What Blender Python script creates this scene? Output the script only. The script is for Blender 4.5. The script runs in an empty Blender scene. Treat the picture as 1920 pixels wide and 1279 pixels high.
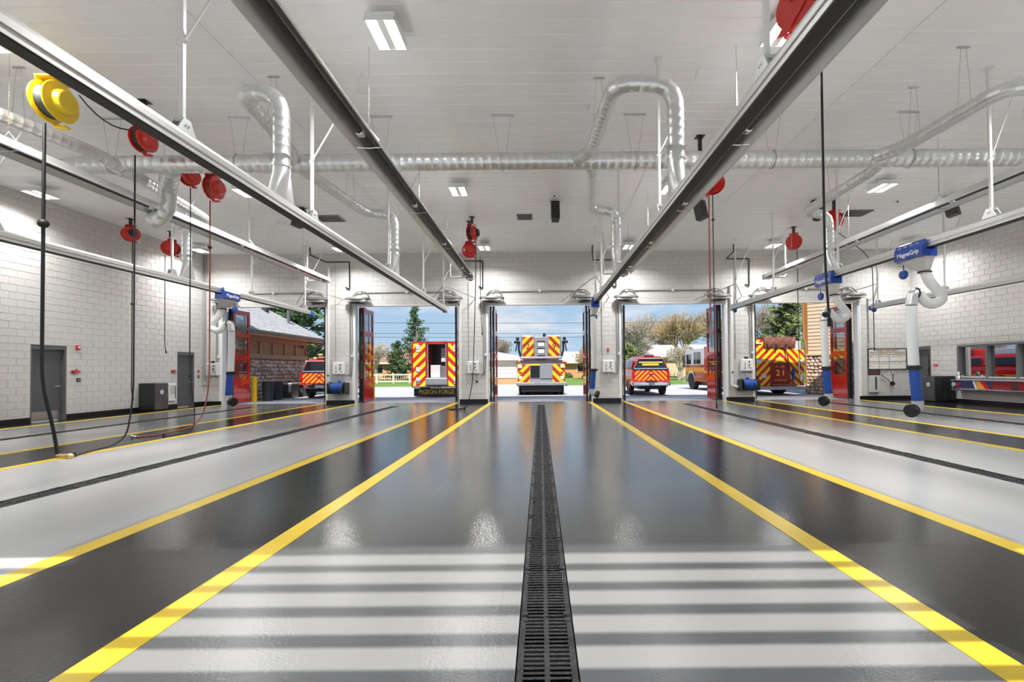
import bpy, bmesh, math, random
from mathutils import Vector, Matrix, Euler
random.seed(7)
R = math.radians
scene = bpy.context.scene
COL = scene.collection

# ---------------------------------------------------------------- camera
cam_d = bpy.data.cameras.new('camera')
cam = bpy.data.objects.new('camera', cam_d); COL.objects.link(cam)
cam_d.sensor_fit = 'HORIZONTAL'; cam_d.sensor_width = 36.0
cam_d.lens = 16.5
cam_d.shift_x = -0.0276; cam_d.shift_y = 0.0204
cam_d.clip_start = 0.05; cam_d.clip_end = 600
cam.location = (0, 0, 1.36)
cam.rotation_euler = (Matrix.Rotation(R(91.0), 3, 'X') @ Matrix.Rotation(R(-0.475), 3, 'Z')).to_euler()
scene.camera = cam

# ---------------------------------------------------------------- view
scene.view_settings.view_transform = 'Standard'
scene.view_settings.look = 'None'
scene.view_settings.exposure = 0.3
scene.view_settings.gamma = 1.0
scene.view_settings.use_curve_mapping = False

# ---------------------------------------------------------------- sky
world = bpy.data.worlds.new('world'); scene.world = world
world.use_nodes = True
wt = world.node_tree; wt.nodes.clear()
def wn(t, **k):
    n = wt.nodes.new(t)
    for a, b in k.items(): setattr(n, a, b)
    return n
w_out = wn('ShaderNodeOutputWorld'); w_bg = wn('ShaderNodeBackground')
w_tc = wn('ShaderNodeTexCoord'); w_sep = wn('ShaderNodeSeparateXYZ')
wt.links.new(w_tc.outputs['Generated'], w_sep.inputs[0])
w_ramp = wn('ShaderNodeValToRGB')
w_ramp.color_ramp.elements[0].position = 0.0; w_ramp.color_ramp.elements[0].color = (0.56, 0.77, 0.97, 1)
w_ramp.color_ramp.elements[1].position = 0.45; w_ramp.color_ramp.elements[1].color = (0.24, 0.47, 0.86, 1)
wt.links.new(w_sep.outputs['Z'], w_ramp.inputs[0])
w_map = wn('ShaderNodeMapping'); w_map.inputs['Scale'].default_value = (2.2, 2.2, 9.0)
w_map.inputs['Location'].default_value = (0.3, 0.1, 0.25)
wt.links.new(w_tc.outputs['Generated'], w_map.inputs[0])
w_noise = wn('ShaderNodeTexNoise'); w_noise.inputs['Scale'].default_value = 2.0
w_noise.inputs['Detail'].default_value = 6.0; w_noise.inputs['Roughness'].default_value = 0.55
wt.links.new(w_map.outputs[0], w_noise.inputs['Vector'])
w_cr = wn('ShaderNodeValToRGB')
w_cr.color_ramp.elements[0].position = 0.53; w_cr.color_ramp.elements[0].color = (0, 0, 0, 1)
w_cr.color_ramp.elements[1].position = 0.72; w_cr.color_ramp.elements[1].color = (1, 1, 1, 1)
wt.links.new(w_noise.outputs[0], w_cr.inputs[0])
w_mix = wn('ShaderNodeMixRGB'); w_mix.inputs[2].default_value = (0.93, 0.96, 1.0, 1)
wt.links.new(w_cr.outputs[0], w_mix.inputs[0]); wt.links.new(w_ramp.outputs[0], w_mix.inputs[1])
wt.links.new(w_mix.outputs[0], w_bg.inputs[0]); w_bg.inputs[1].default_value = 0.72
wt.links.new(w_bg.outputs[0], w_out.inputs[0])

# ---------------------------------------------------------------- sun (behind the camera, 55 degrees up)
sun_d = bpy.data.lights.new('sun', 'SUN'); sun = bpy.data.objects.new('sun', sun_d); COL.objects.link(sun)
sun_d.energy = 5.8; sun_d.angle = R(0.6); sun_d.color = (1.0, 0.97, 0.92)
sdir = Vector((0.012, math.cos(R(55)), -math.sin(R(55))))
sun.rotation_euler = sdir.to_track_quat('-Z', 'Y').to_euler()
LAMP_W = 124.0         # watts of each ceiling fixture's downlight

# ---------------------------------------------------------------- materials
MATS = {}
def mat(name, color=(0.8, 0.8, 0.8), rough=0.5, metal=0.0, var=0.0, vscale=6.0, bump=0.0, bscale=40.0, spec=0.5, rvar=0.0, emit=None, coat=0.0):
    m = bpy.data.materials.new(name); m.use_nodes = True
    nt = m.node_tree; b = nt.nodes['Principled BSDF']
    b.inputs['Base Color'].default_value = (*color, 1); b.inputs['Roughness'].default_value = rough
    b.inputs['Metallic'].default_value = metal; b.inputs['Specular IOR Level'].default_value = spec
    if coat: b.inputs['Coat Weight'].default_value = coat; b.inputs['Coat Roughness'].default_value = 0.05
    if emit:
        b.inputs['Emission Color'].default_value = (*emit[0], 1); b.inputs['Emission Strength'].default_value = emit[1]
    tc = None
    if var or bump or rvar:
        tc = nt.nodes.new('ShaderNodeTexCoord')
    if var or rvar:
        n = nt.nodes.new('ShaderNodeTexNoise'); n.inputs['Scale'].default_value = vscale; n.inputs['Detail'].default_value = 5
        nt.links.new(tc.outputs['Object'], n.inputs['Vector'])
        if var:
            r = nt.nodes.new('ShaderNodeValToRGB')
            lo = tuple(max(0, c * (1 - var)) for c in color); hi = tuple(min(1, c * (1 + var)) for c in color)
            r.color_ramp.elements[0].position = 0.3; r.color_ramp.elements[0].color = (*lo, 1)
            r.color_ramp.elements[1].position = 0.7; r.color_ramp.elements[1].color = (*hi, 1)
            nt.links.new(n.outputs[0], r.inputs[0]); nt.links.new(r.outputs[0], b.inputs['Base Color'])
        if rvar:
            mr = nt.nodes.new('ShaderNodeMapRange')
            mr.inputs['From Min'].default_value = 0.3; mr.inputs['From Max'].default_value = 0.7
            mr.inputs['To Min'].default_value = max(0.02, rough - rvar); mr.inputs['To Max'].default_value = rough + rvar
            nt.links.new(n.outputs[0], mr.inputs[0]); nt.links.new(mr.outputs[0], b.inputs['Roughness'])
    if bump:
        n2 = nt.nodes.new('ShaderNodeTexNoise'); n2.inputs['Scale'].default_value = bscale; n2.inputs['Detail'].default_value = 3
        nt.links.new(tc.outputs['Object'], n2.inputs['Vector'])
        bp = nt.nodes.new('ShaderNodeBump'); bp.inputs['Strength'].default_value = bump; bp.inputs['Distance'].default_value = 0.02
        nt.links.new(n2.outputs[0], bp.inputs['Height']); nt.links.new(bp.outputs[0], b.inputs['Normal'])
    MATS[name] = m
    return m

def chevron(name, c1, c2, period, rough=0.35, slope=1.0):
    """vinyl chevrons printed on a flat panel: bands of z + slope*|x|"""
    m = mat(name, c1, rough); nt = m.node_tree; b = nt.nodes['Principled BSDF']
    tc = nt.nodes.new('ShaderNodeTexCoord'); s = nt.nodes.new('ShaderNodeSeparateXYZ'); nt.links.new(tc.outputs['Object'], s.inputs[0])
    def mth(op, a, bb=None):
        n = nt.nodes.new('ShaderNodeMath'); n.operation = op
        for i, v in enumerate((a, bb)):
            if v is None: continue
            if isinstance(v, (int, float)): n.inputs[i].default_value = v
            else: nt.links.new(v, n.inputs[i])
        return n.outputs[0]
    v = mth('ADD', s.outputs['Z'], mth('MULTIPLY', mth('ABSOLUTE', s.outputs['X']), slope))
    f = mth('GREATER_THAN', mth('FRACT', mth('MULTIPLY', v, 1.0 / period)), 0.5)
    mx = nt.nodes.new('ShaderNodeMixRGB'); mx.inputs[1].default_value = (*c1, 1); mx.inputs[2].default_value = (*c2, 1)
    nt.links.new(f, mx.inputs[0]); nt.links.new(mx.outputs[0], b.inputs['Base Color'])
    return m

def epoxy(name, dry, wet, centre_shade=None):
    """painted floor, freshly mopped: a wet film down the middle lanes and along the far end, with streaks along the lanes"""
    m = mat(name, dry, 0.2, spec=0.2); nt = m.node_tree; b = nt.nodes['Principled BSDF']; L = nt.links.new
    def nd(t, **k):
        n = nt.nodes.new(t)
        for a, v in k.items(): setattr(n, a, v)
        return n
    def mth(op, a, bb=None, cl=False):
        n = nd('ShaderNodeMath', operation=op, use_clamp=cl)
        for i, v in enumerate((a, bb)):
            if v is None: continue
            if isinstance(v, (int, float)): n.inputs[i].default_value = v
            else: L(v, n.inputs[i])
        return n.outputs[0]
    def noise(sc, scale, detail=4):
        mp = nd('ShaderNodeMapping'); mp.inputs['Scale'].default_value = sc; L(tc.outputs['Object'], mp.inputs[0])
        n = nd('ShaderNodeTexNoise'); n.inputs['Scale'].default_value = scale; n.inputs['Detail'].default_value = detail; L(mp.outputs[0], n.inputs['Vector']); return n.outputs[0]
    def ramp(v, a, c):
        n = nd('ShaderNodeMapRange', clamp=True); n.inputs['From Min'].default_value = a; n.inputs['From Max'].default_value = c; L(v, n.inputs[0]); return n.outputs[0]
    tc = nd('ShaderNodeTexCoord'); s = nd('ShaderNodeSeparateXYZ'); L(tc.outputs['Object'], s.inputs[0])
    patch = noise((1, .5, 1), .55); streak = noise((14, .22, 1), 1.0, 5)
    wob = mth('MULTIPLY', mth('SUBTRACT', patch, .5), 2.2)
    mid = mth('MULTIPLY', ramp(mth('ADD', mth('ABSOLUTE', s.outputs['X']), mth('MULTIPLY', wob, .05)), 3.75, 3.5), ramp(mth('ADD', s.outputs['Y'], mth('MULTIPLY', wob, .06)), 3.60, 3.72))
    far = mth('MULTIPLY', ramp(mth('ADD', s.outputs['Y'], mth('MULTIPLY', wob, 2.5)), 8.5, 12.5), .75)
    w = mth('MAXIMUM', mid, far, True)
    w2 = mth('MULTIPLY', w, ramp(streak, .05, .36), True)
    mx = nd('ShaderNodeMixRGB'); mx.inputs[1].default_value = (*dry, 1); mx.inputs[2].default_value = (*wet, 1); L(w2, mx.inputs[0])
    if centre_shade:     # shade painted in: centre bay colour darkened for the dim floor between sun stripes
        mw = nd('ShaderNodeMixRGB'); mw.inputs[1].default_value = (*dry, 1); mw.inputs[2].default_value = (*centre_shade, 1)
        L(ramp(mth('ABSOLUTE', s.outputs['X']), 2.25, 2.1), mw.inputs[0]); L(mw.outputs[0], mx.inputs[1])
    mv = nd('ShaderNodeMixRGB', blend_type='MULTIPLY'); mv.inputs[0].default_value = 1.0; L(mx.outputs[0], mv.inputs[1])
    cr = nd('ShaderNodeValToRGB'); cr.color_ramp.elements[0].position = .3; cr.color_ramp.elements[0].color = (.90, .90, .90, 1); cr.color_ramp.elements[1].position = .7; cr.color_ramp.elements[1].color = (1.06, 1.06, 1.06, 1)
    L(patch, cr.inputs[0]); L(cr.outputs[0], mv.inputs[2]); L(mv.outputs[0], b.inputs['Base Color'])
    rr = nd('ShaderNodeMapRange'); rr.inputs['To Min'].default_value = .25; rr.inputs['To Max'].default_value = .06; L(w2, rr.inputs[0]); L(rr.outputs[0], b.inputs['Roughness'])
    fine = noise((1, 1, 1), 55, 3); bp = nd('ShaderNodeBump'); bp.inputs['Strength'].default_value = .08; bp.inputs['Distance'].default_value = .02; L(fine, bp.inputs['Height'])
    bp2 = nd('ShaderNodeBump'); bp2.inputs['Strength'].default_value = .05; bp2.inputs['Distance'].default_value = .02; L(streak, bp2.inputs['Height']); L(bp.outputs[0], bp2.inputs['Normal']); L(bp2.outputs[0], b.inputs['Normal'])
    return m
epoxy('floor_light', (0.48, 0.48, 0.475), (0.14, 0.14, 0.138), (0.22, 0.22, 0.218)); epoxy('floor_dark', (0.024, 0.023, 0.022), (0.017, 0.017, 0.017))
mat('yellow_line', (0.80, 0.56, 0.03), 0.25, spec=0.25, var=0.06, vscale=3, bump=0.05, bscale=60)
mat('block', (0.63, 0.615, 0.59), 0.55, var=0.03, vscale=9, bump=0.12, bscale=90)
mat('mortar', (0.585, 0.57, 0.55), 0.7)
mat('ceiling', (0.92, 0.92, 0.925), 0.42, var=0.02, vscale=2)
mat('alu', (0.64, 0.64, 0.63), 0.38, 0.8)
mat('galv', (0.76, 0.77, 0.78), 0.36, 0.9, var=0.06, vscale=5)
mat('reflector', (0.72, 0.72, 0.72), 0.34, 0.75)
mat('white_strut', (0.80, 0.80, 0.79), 0.4)
mat('rubber', (0.012, 0.012, 0.013), 0.55, var=0.3, vscale=20)
mat('black_metal', (0.02, 0.02, 0.022), 0.4)
mat('heat_tube', (0.045, 0.043, 0.042), 0.45, 0.3, var=0.2, vscale=5)
mat('red_enamel', (0.62, 0.02, 0.015), 0.18, coat=0.6)
mat('yellow_enamel', (0.90, 0.62, 0.015), 0.28, coat=0.4)
mat('blue_enamel', (0.012, 0.06, 0.36), 0.25, coat=0.4)
mat('blue_hose', (0.012, 0.075, 0.36), 0.45)
mat('white_hose', (0.82, 0.83, 0.83), 0.5)
mat('grey_sheet', (0.62, 0.62, 0.61), 0.4, 0.3)
mat('red_hose', (0.30, 0.06, 0.035), 0.4)
mat('brass', (0.75, 0.58, 0.25), 0.3, 0.9)
mat('door_grey', (0.10, 0.102, 0.105), 0.35, var=0.05)
mat('frame_grey', (0.13, 0.132, 0.135), 0.35)
mat('steel', (0.62, 0.62, 0.63), 0.25, 0.95)
mat('chrome', (0.82, 0.82, 0.83), 0.08, 1.0)
mat('cabinet_dark', (0.022, 0.022, 0.024), 0.3, 0.2, coat=0.2)
mat('cabinet_front', (0.12, 0.12, 0.125), 0.35, 0.5, var=0.2, vscale=3)
mat('white', (0.82, 0.82, 0.82), 0.4)
mat('plastic_grey', (0.55, 0.55, 0.54), 0.45)
mat('dark_plastic', (0.035, 0.035, 0.037), 0.5)
mat('conduit', (0.36, 0.36, 0.35), 0.4, 0.4)
mat('operator_grey', (0.17, 0.17, 0.165), 0.4)
mat('truck_grey', (0.30, 0.31, 0.33), 0.4, 0.3)
mat('base_black', (0.012, 0.012, 0.013), 0.3)
mat('grate', (0.02, 0.02, 0.021), 0.32, 0.5, bump=0.3, bscale=120, rvar=0.15, vscale=30)
mat('lens', (1, 1, 1), 0.4, emit=((1.0, 0.97, 0.93), 14.0))
mat('red_door', (0.50, 0.018, 0.012), 0.16, coat=0.5)
mat('concrete', (0.47, 0.462, 0.452), 0.8, var=0.08, vscale=0.8, bump=0.1, bscale=30)
mat('asphalt', (0.28, 0.28, 0.28), 0.9, var=0.1, vscale=1)
mat('grass', (0.13, 0.22, 0.035), 0.9, var=0.35, vscale=3, bump=0.5, bscale=25)
mat('wood', (0.42, 0.25, 0.12), 0.6, var=0.15, vscale=8)
mat('wood_panel', (0.36, 0.21, 0.09), 0.6, var=0.12, vscale=5)
mat('shingle', (0.47, 0.45, 0.43), 0.9, var=0.35, vscale=9)
mat('mortar_brown', (0.34, 0.27, 0.20), 0.9)
STONES = [mat('stone_%d' % i, c, 0.85, var=0.2, vscale=12, bump=0.4, bscale=14) for i, c in enumerate(
    [(0.74, 0.57, 0.40), (0.60, 0.44, 0.29), (0.85, 0.73, 0.58), (0.46, 0.35, 0.26), (0.70, 0.63, 0.54)])]
mat('siding', (0.72, 0.55, 0.36), 0.6, var=0.04)
mat('trim_brown', (0.36, 0.15, 0.04), 0.5)
mat('bollard', (0.90, 0.55, 0.01), 0.35)
mat('truck_red', (0.48, 0.014, 0.012), 0.15, coat=0.6)
mat('truck_maroon', (0.26, 0.02, 0.02), 0.2, coat=0.5)
mat('truck_yellow', (0.88, 0.55, 0.02), 0.3)
mat('truck_white', (0.8, 0.8, 0.8), 0.2, coat=0.4)
mat('orange_band', (0.85, 0.35, 0.03), 0.3)
mat('tread_plate', (0.36, 0.37, 0.40), 0.4, 0.6, bump=0.3, bscale=60)
mat('tyre', (0.02, 0.02, 0.021), 0.75)
mat('dark_glass', (0.012, 0.013, 0.016), 0.04, spec=0.8)
mat('mirror_glass', (0.50, 0.50, 0.50), 0.02, 1.0)
mat('tarp', (0.20, 0.075, 0.055), 0.45, var=0.25, vscale=5, bump=0.6, bscale=8)
mat('lamp_red', (0.45, 0.01, 0.01), 0.15)
mat('lamp_clear', (0.65, 0.72, 0.72), 0.12, 0.3)
mat('bark', (0.30, 0.24, 0.19), 0.9, var=0.2, vscale=4)
mat('bark_pale', (0.50, 0.43, 0.36), 0.9, var=0.2, vscale=4)
mat('bark_tan', (0.40, 0.29, 0.16), 0.9, var=0.2, vscale=4)
mat('needles', (0.06, 0.12, 0.035), 0.8, var=0.4, vscale=1.5)
mat('needles_light', (0.15, 0.19, 0.05), 0.8, var=0.4, vscale=1.5)
mat('shrub', (0.10, 0.13, 0.03), 0.85, var=0.4, vscale=3)
mat('house_tan', (0.62, 0.53, 0.42), 0.8, var=0.05)
mat('house_brick', (0.62, 0.30, 0.14), 0.85, var=0.1, vscale=10)
mat('house_peach', (0.72, 0.50, 0.32), 0.8, var=0.05)
mat('roof_pale', (0.52, 0.48, 0.44), 0.9, var=0.1)
mat('roof_orange', (0.55, 0.25, 0.10), 0.9, var=0.15, vscale=5)
mat('roof_brown', (0.24, 0.15, 0.11), 0.9, var=0.15, vscale=5)
mat('fence_white', (0.70, 0.64, 0.52), 0.7)
mat('wire', (0.05, 0.055, 0.06), 0.6)
mat('bin_dark', (0.028, 0.035, 0.045), 0.45)
mat('paper', (0.80, 0.78, 0.74), 0.35)
mat('ink_red', (0.50, 0.05, 0.02), 0.6)
mat('ink_amber', (0.62, 0.36, 0.05), 0.6)
mat('navy', (0.03, 0.04, 0.13), 0.3)
mat('gold_ink', (0.90, 0.60, 0.05), 0.4)
chevron('chev_truck', (0.50, 0.02, 0.012), (0.92, 0.58, 0.02), 0.50)
chevron('chev_engine', (0.48, 0.02, 0.012), (0.92, 0.60, 0.02), 0.40)
chevron('chev_tower', (0.34, 0.035, 0.012), (0.92, 0.53, 0.02), 0.50)
chevron('chev_pickup', (0.46, 0.015, 0.012), (0.95, 0.33, 0.03), 0.25)
# clear glazing: mostly see-through, a little mirror
m = bpy.data.materials.new('clear_glass'); m.use_nodes = True; nt = m.node_tree; nt.nodes.clear()
o_ = nt.nodes.new('ShaderNodeOutputMaterial'); mx_ = nt.nodes.new('ShaderNodeMixShader'); tr_ = nt.nodes.new('ShaderNodeBsdfTransparent')
gl_ = nt.nodes.new('ShaderNodeBsdfGlossy'); gl_.inputs['Roughness'].default_value = 0.02; tr_.inputs[0].default_value = (0.82, 0.86, 0.88, 1)
mx_.inputs[0].default_value = 0.16
nt.links.new(tr_.outputs[0], mx_.inputs[1]); nt.links.new(gl_.outputs[0], mx_.inputs[2]); nt.links.new(mx_.outputs[0], o_.inputs[0])
MATS['clear_glass'] = m

# ---------------------------------------------------------------- geometry helpers
class G:
    def __init__(s): s.v = []; s.f = []
    def add(s, vs, fs):
        k = len(s.v); s.v += [tuple(p) for p in vs]; s.f += [tuple(i + k for i in f) for f in fs]; return s
    def box(s, x0, x1, y0, y1, z0, z1, M=None):
        p = [Vector((x, y, z)) for z in (z0, z1) for y in (y0, y1) for x in (x0, x1)]
        if M is not None: p = [M @ q for q in p]
        return s.add(p, [(0, 2, 3, 1), (4, 5, 7, 6), (0, 1, 5, 4), (2, 6, 7, 3), (0, 4, 6, 2), (1, 3, 7, 5)])
    def bbox(s, x0, x1, y0, y1, z0, z1, b=0.02, M=None):
        """box with chamfered edges"""
        b = min(b, (x1 - x0) * .45, (y1 - y0) * .45, (z1 - z0) * .45)
        bm = bmesh.new(); bmesh.ops.create_cube(bm, size=1)
        for q in bm.verts: q.co = Vector(((x0 + x1) / 2 + q.co.x * (x1 - x0), (y0 + y1) / 2 + q.co.y * (y1 - y0), (z0 + z1) / 2 + q.co.z * (z1 - z0)))
        bmesh.ops.bevel(bm, geom=bm.edges[:], offset=b, segments=2, profile=0.5, affect='EDGES')
        bm.verts.index_update()
        vs = [(M @ q.co) if M is not None else q.co.copy() for q in bm.verts]
        fs = [tuple(q.index for q in f.verts) for f in bm.faces]; bm.free()
        return s.add(vs, fs)
    def cyl(s, p0, p1, r0, r1=None, n=12, caps=True):
        return s.tube([p0, p1], [r0, r0 if r1 is None else r1], n, caps)
    def tube(s, pts, r, n=8, caps=True, closed=False):
        pts = [Vector(p) for p in pts]; m = len(pts)
        rs = r if isinstance(r, (list, tuple)) else [r] * m
        tang = []
        for i in range(m):
            a = pts[i - 1] if (i > 0 or closed) else pts[0]; c = pts[(i + 1) % m] if (i < m - 1 or closed) else pts[-1]
            t = (c - a); tang.append(t.normalized() if t.length > 1e-9 else Vector((0, 0, 1)))
        t0 = tang[0]; ref = Vector((0, 0, 1)) if abs(t0.z) < 0.9 else Vector((1, 0, 0))
        u = t0.cross(ref).normalized(); vs = []
        for i in range(m):
            t = tang[i]
            if i: 
                u = u - t * u.dot(t)
                u = u.normalized() if u.length > 1e-6 else t.orthogonal().normalized()
            w = t.cross(u)
            for k in range(n):
                a = 2 * math.pi * k / n
                vs.append(pts[i] + (u * math.cos(a) + w * math.sin(a)) * rs[i])
        fs = []
        for i in range(m if closed else m - 1):
            j = (i + 1) % m
            for k in range(n):
                fs.append((i * n + k, i * n + (k + 1) % n, j * n + (k + 1) % n, j * n + k))
        if caps and not closed:
            fs.append(tuple(range(n))[::-1]); fs.append(tuple((m - 1) * n + k for k in range(n)))
        return s.add(vs, fs)
    def prism(s, poly, axis, a0, a1, M=None):
        """poly: 2D outline; axis the extrusion axis; other two axes in xyz order"""
        def P(q, a):
            l = list(q); l.insert('xyz'.index(axis), a); v = Vector(l)
            return M @ v if M is not None else v
        n = len(poly); vs = [P(q, a0) for q in poly] + [P(q, a1) for q in poly]
        fs = [(i, (i + 1) % n, n + (i + 1) % n, n + i) for i in range(n)]
        fs += [tuple(range(n))[::-1], tuple(range(n, 2 * n))]
        return s.add(vs, fs)
    def loft(s, rings, caps=True):
        n = len(rings[0]); vs = [p for r in rings for p in r]; fs = []
        for i in range(len(rings) - 1):
            for k in range(n): fs.append((i * n + k, i * n + (k + 1) % n, (i + 1) * n + (k + 1) % n, (i + 1) * n + k))
        if caps: fs.append(tuple(range(n))[::-1]); fs.append(tuple((len(rings) - 1) * n + k for k in range(n)))
        return s.add(vs, fs)
    def lathe(s, prof, c, axis='z', n=24):
        """prof: (radius, height) pairs around an axis through c"""
        vs = []; c = Vector(c)
        for r, h in prof:
            for k in range(n):
                a = 2 * math.pi * k / n; p, q = r * math.cos(a), r * math.sin(a)
                vs.append(c + Vector({'z': (p, q, h), 'x': (h, p, q), 'y': (q, h, p)}[axis]))
        fs = []
        for i in range(len(prof) - 1):
            for k in range(n): fs.append((i * n + k, i * n + (k + 1) % n, (i + 1) * n + (k + 1) % n, (i + 1) * n + k))
        fs.append(tuple(range(n))[::-1]); fs.append(tuple((len(prof) - 1) * n + k for k in range(n)))
        return s.add(vs, fs)
    def ball(s, c, r, n=10, sc=(1, 1, 1)):
        prof = [(r * math.sin(math.pi * i / 8) + 1e-5, -r * math.cos(math.pi * i / 8)) for i in range(9)]
        k = len(s.v); s.lathe(prof, (0, 0, 0), 'z', n)
        for i in range(k, len(s.v)):
            p = s.v[i]; s.v[i] = (c[0] + p[0] * sc[0], c[1] + p[1] * sc[1], c[2] + p[2] * sc[2])
        return s
    def mesh(s, name, smooth=None):
        me = bpy.data.meshes.new(name); me.from_pydata(s.v, [], s.f)
        bm = bmesh.new(); bm.from_mesh(me); bmesh.ops.recalc_face_normals(bm, faces=bm.faces[:]); bm.to_mesh(me); bm.free()
        if smooth is not None:
            me.polygons.foreach_set('use_smooth', [True] * len(me.polygons)); me.set_sharp_from_angle(angle=R(smooth))
        return me

def link(name, data, parent=None, loc=None, rot=None):
    o = bpy.data.objects.new(name, data); COL.objects.link(o)
    if parent is not None: o.parent = parent
    if loc is not None: o.location = loc
    if rot is not None: o.rotation_euler = rot
    return o
def part(name, g, m, parent=None, smooth=None, label=None, loc=None, rot=None, kind=None):
    me = g if isinstance(g, bpy.types.Mesh) else g.mesh(name, smooth)
    if not me.materials: me.materials.append(MATS[m])
    o = link(name, me, parent, loc, rot)
    if label: o['label'] = label
    if kind: o['kind'] = kind
    return o
def tag(o, label, cat=None, group=None, kind=None):
    o['label'] = label
    if cat: o['category'] = cat
    if group: o['group'] = group
    if kind: o['kind'] = kind
    return o
def thing(name, label, cat, loc=(0, 0, 0), rot=(0, 0, 0), group=None):
    return tag(link(name, None, None, loc, rot), label, cat, group)
def text(s, size, m, parent, loc, rot, name='lettering', sx=1.0, ex=0.003):
    c = bpy.data.curves.new(name, 'FONT'); c.body = s; c.size = size; c.extrude = ex
    c.align_x = 'CENTER'; c.align_y = 'CENTER'; c.resolution_u = 3; c.offset = size * 0.012
    tmp = bpy.data.objects.new('tmp', c); COL.objects.link(tmp); bpy.context.view_layer.update()
    me = bpy.data.meshes.new_from_object(tmp.evaluated_get(bpy.context.evaluated_depsgraph_get()))
    bpy.data.objects.remove(tmp); bpy.data.curves.remove(c)
    me.name = name; me.materials.clear(); me.materials.append(MATS[m])
    o = link(name, me, parent, loc, rot); o.scale = (sx, 1, 1); return o
def fillet(pts, rad, n=6):
    pts = [Vector(p) for p in pts]; out = [pts[0]]
    for i in range(1, len(pts) - 1):
        a, b, c = pts[i - 1], pts[i], pts[i + 1]
        d0 = (a - b); d1 = (c - b); r = min(rad, d0.length * .49, d1.length * .49)
        p, q = b + d0.normalized() * r, b + d1.normalized() * r
        for k in range(n + 1):
            t = k / n; out.append(p * (1 - t) ** 2 + b * 2 * t * (1 - t) + q * t * t)
    out.append(pts[-1]); return out
def resample(pts, step):
    pts = [Vector(p) for p in pts]; out = [pts[0].copy()]; acc = 0.0
    for a, b in zip(pts, pts[1:]):
        L = (b - a).length; d = step - acc
        while d <= L + 1e-9:
            out.append(a + (b - a) * (d / L)); d += step
        acc = (acc + L) % step if L else acc
    if (out[-1] - pts[-1]).length > 1e-3: out.append(pts[-1].copy())
    return out
def ribbed(g, pts, r, step=0.16, rib=1.04, n=16):
    """spiral-seam duct: a tube with a raised seam at each step"""
    P = resample(pts, step); Q = [P[0]]; rs = [r]
    for a, b in zip(P, P[1:]):
        d = (b - a); L = d.length
        if L < .05: continue
        m = a + d * .5
        for o, k in ((-.016, 1.0), (-.007, rib), (.007, rib), (.016, 1.0)): Q.append(m + d * (o / L)); rs.append(r * k)
    Q.append(P[-1]); rs.append(r)
    return g.tube(Q, rs, n)
def corrugated(g, pts, r, step=0.03, n=14):
    P = resample(pts, step); return g.tube(P, [r * (1.0 if i % 2 else 0.93) for i in range(len(P))], n)
def catenary(a, b, sag, n=10):
    a, b = Vector(a), Vector(b)
    return [a.lerp(b, i / n) - Vector((0, 0, sag * 4 * (i / n) * (1 - i / n))) for i in range(n + 1)]
BAYS = {1: 'stone-building bay', 2: 'open-backed truck bay', 3: 'centre bay', 4: 'camper-top pickup bay', 5: 'engine 21 bay'}
PITCH = 5.66

# ================================================================ the room
XL, XR, YB, ZC, YF = -14.3, 15.8, 19.95, 6.4, 0.56
HALF = 2.245; HEAD = 4.2
BAYX = [(-2 + i) * PITCH for i in range(5)]
DRAINX = [0.02, -5.66, 5.66, -11.25, 11.25]; DW = 0.145; DY0, DY1 = 0.8, 18.4

# ---- floor: light epoxy slab with five slots for the trench drains
g = G(); xs = sorted(DRAINX); e = [XL - 0.3]
for x in xs: e += [x - DW, x + DW]
e.append(XR + 0.3)
for i in range(0, len(e), 2): g.box(e[i], e[i + 1], YF, 20.25, -0.3, 0)
for x in xs:
    g.box(x - DW, x + DW, YF, DY0, -0.3, 0); g.box(x - DW, x + DW, DY1, 20.25, -0.3, 0)
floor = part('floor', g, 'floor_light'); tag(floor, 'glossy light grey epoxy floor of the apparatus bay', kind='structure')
for a, b in ((-3.46, -2.18), (2.18, 3.46), (-9.12, -7.84), (7.84, 9.12), (XL + 0.01, -13.5), (13.5, XR - 0.01)):
    part('dark_lane', G().box(a, b, YF + 0.02, 19.9, 0.0, 0.002), 'floor_dark', floor, label='dark grey painted lane between bays')
for x in (2.09, 3.55, 7.75, 9.21, 13.41):
    for s in (-1, 1):
        part('lane_line', G().box(s * x - 0.09, s * x + 0.09, YF + 0.02, 19.9, 0.0, 0.004), 'yellow_line', floor, label='yellow painted lane line')

# ---- trench drains
bg = G(); L = 0.6; W = DW - 0.008
bg.box(-W, -W + 0.028, 0.004, L - 0.004, -0.03, 0.004); bg.box(W - 0.028, W, 0.004, L - 0.004, -0.03, 0.004)
bg.box(-0.012, 0.012, 0.004, L - 0.004, -0.03, 0.003)
nb = 17
for i in range(nb):
    y = 0.02 + i * (L - 0.04) / (nb - 1)
    bg.box(-W + 0.028, -0.012, y - 0.0085, y + 0.0085, -0.03, 0.001); bg.box(0.012, W - 0.028, y - 0.0085, y + 0.0085, -0.03, 0.001)
for s in (-1, 1):
    for y in (0.03, L - 0.03): bg.bbox(s * (W - 0.022) - 0.018, s * (W - 0.022) + 0.018, y - 0.016, y + 0.016, -0.01, 0.009, 0.004)
gm = bg.mesh('grate'); gm.materials.append(MATS['grate'])
dl = {0.02: 'black slotted trench drain down the middle of the centre bay', -5.66: 'black trench drain in the floor of the open-backed truck bay',
      5.66: 'black trench drain in the floor of the camper-top pickup bay', -11.25: 'thin black trench drain along the floor before the grey doors',
      11.25: 'thin black trench drain in the floor of the engine 21 bay'}
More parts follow.
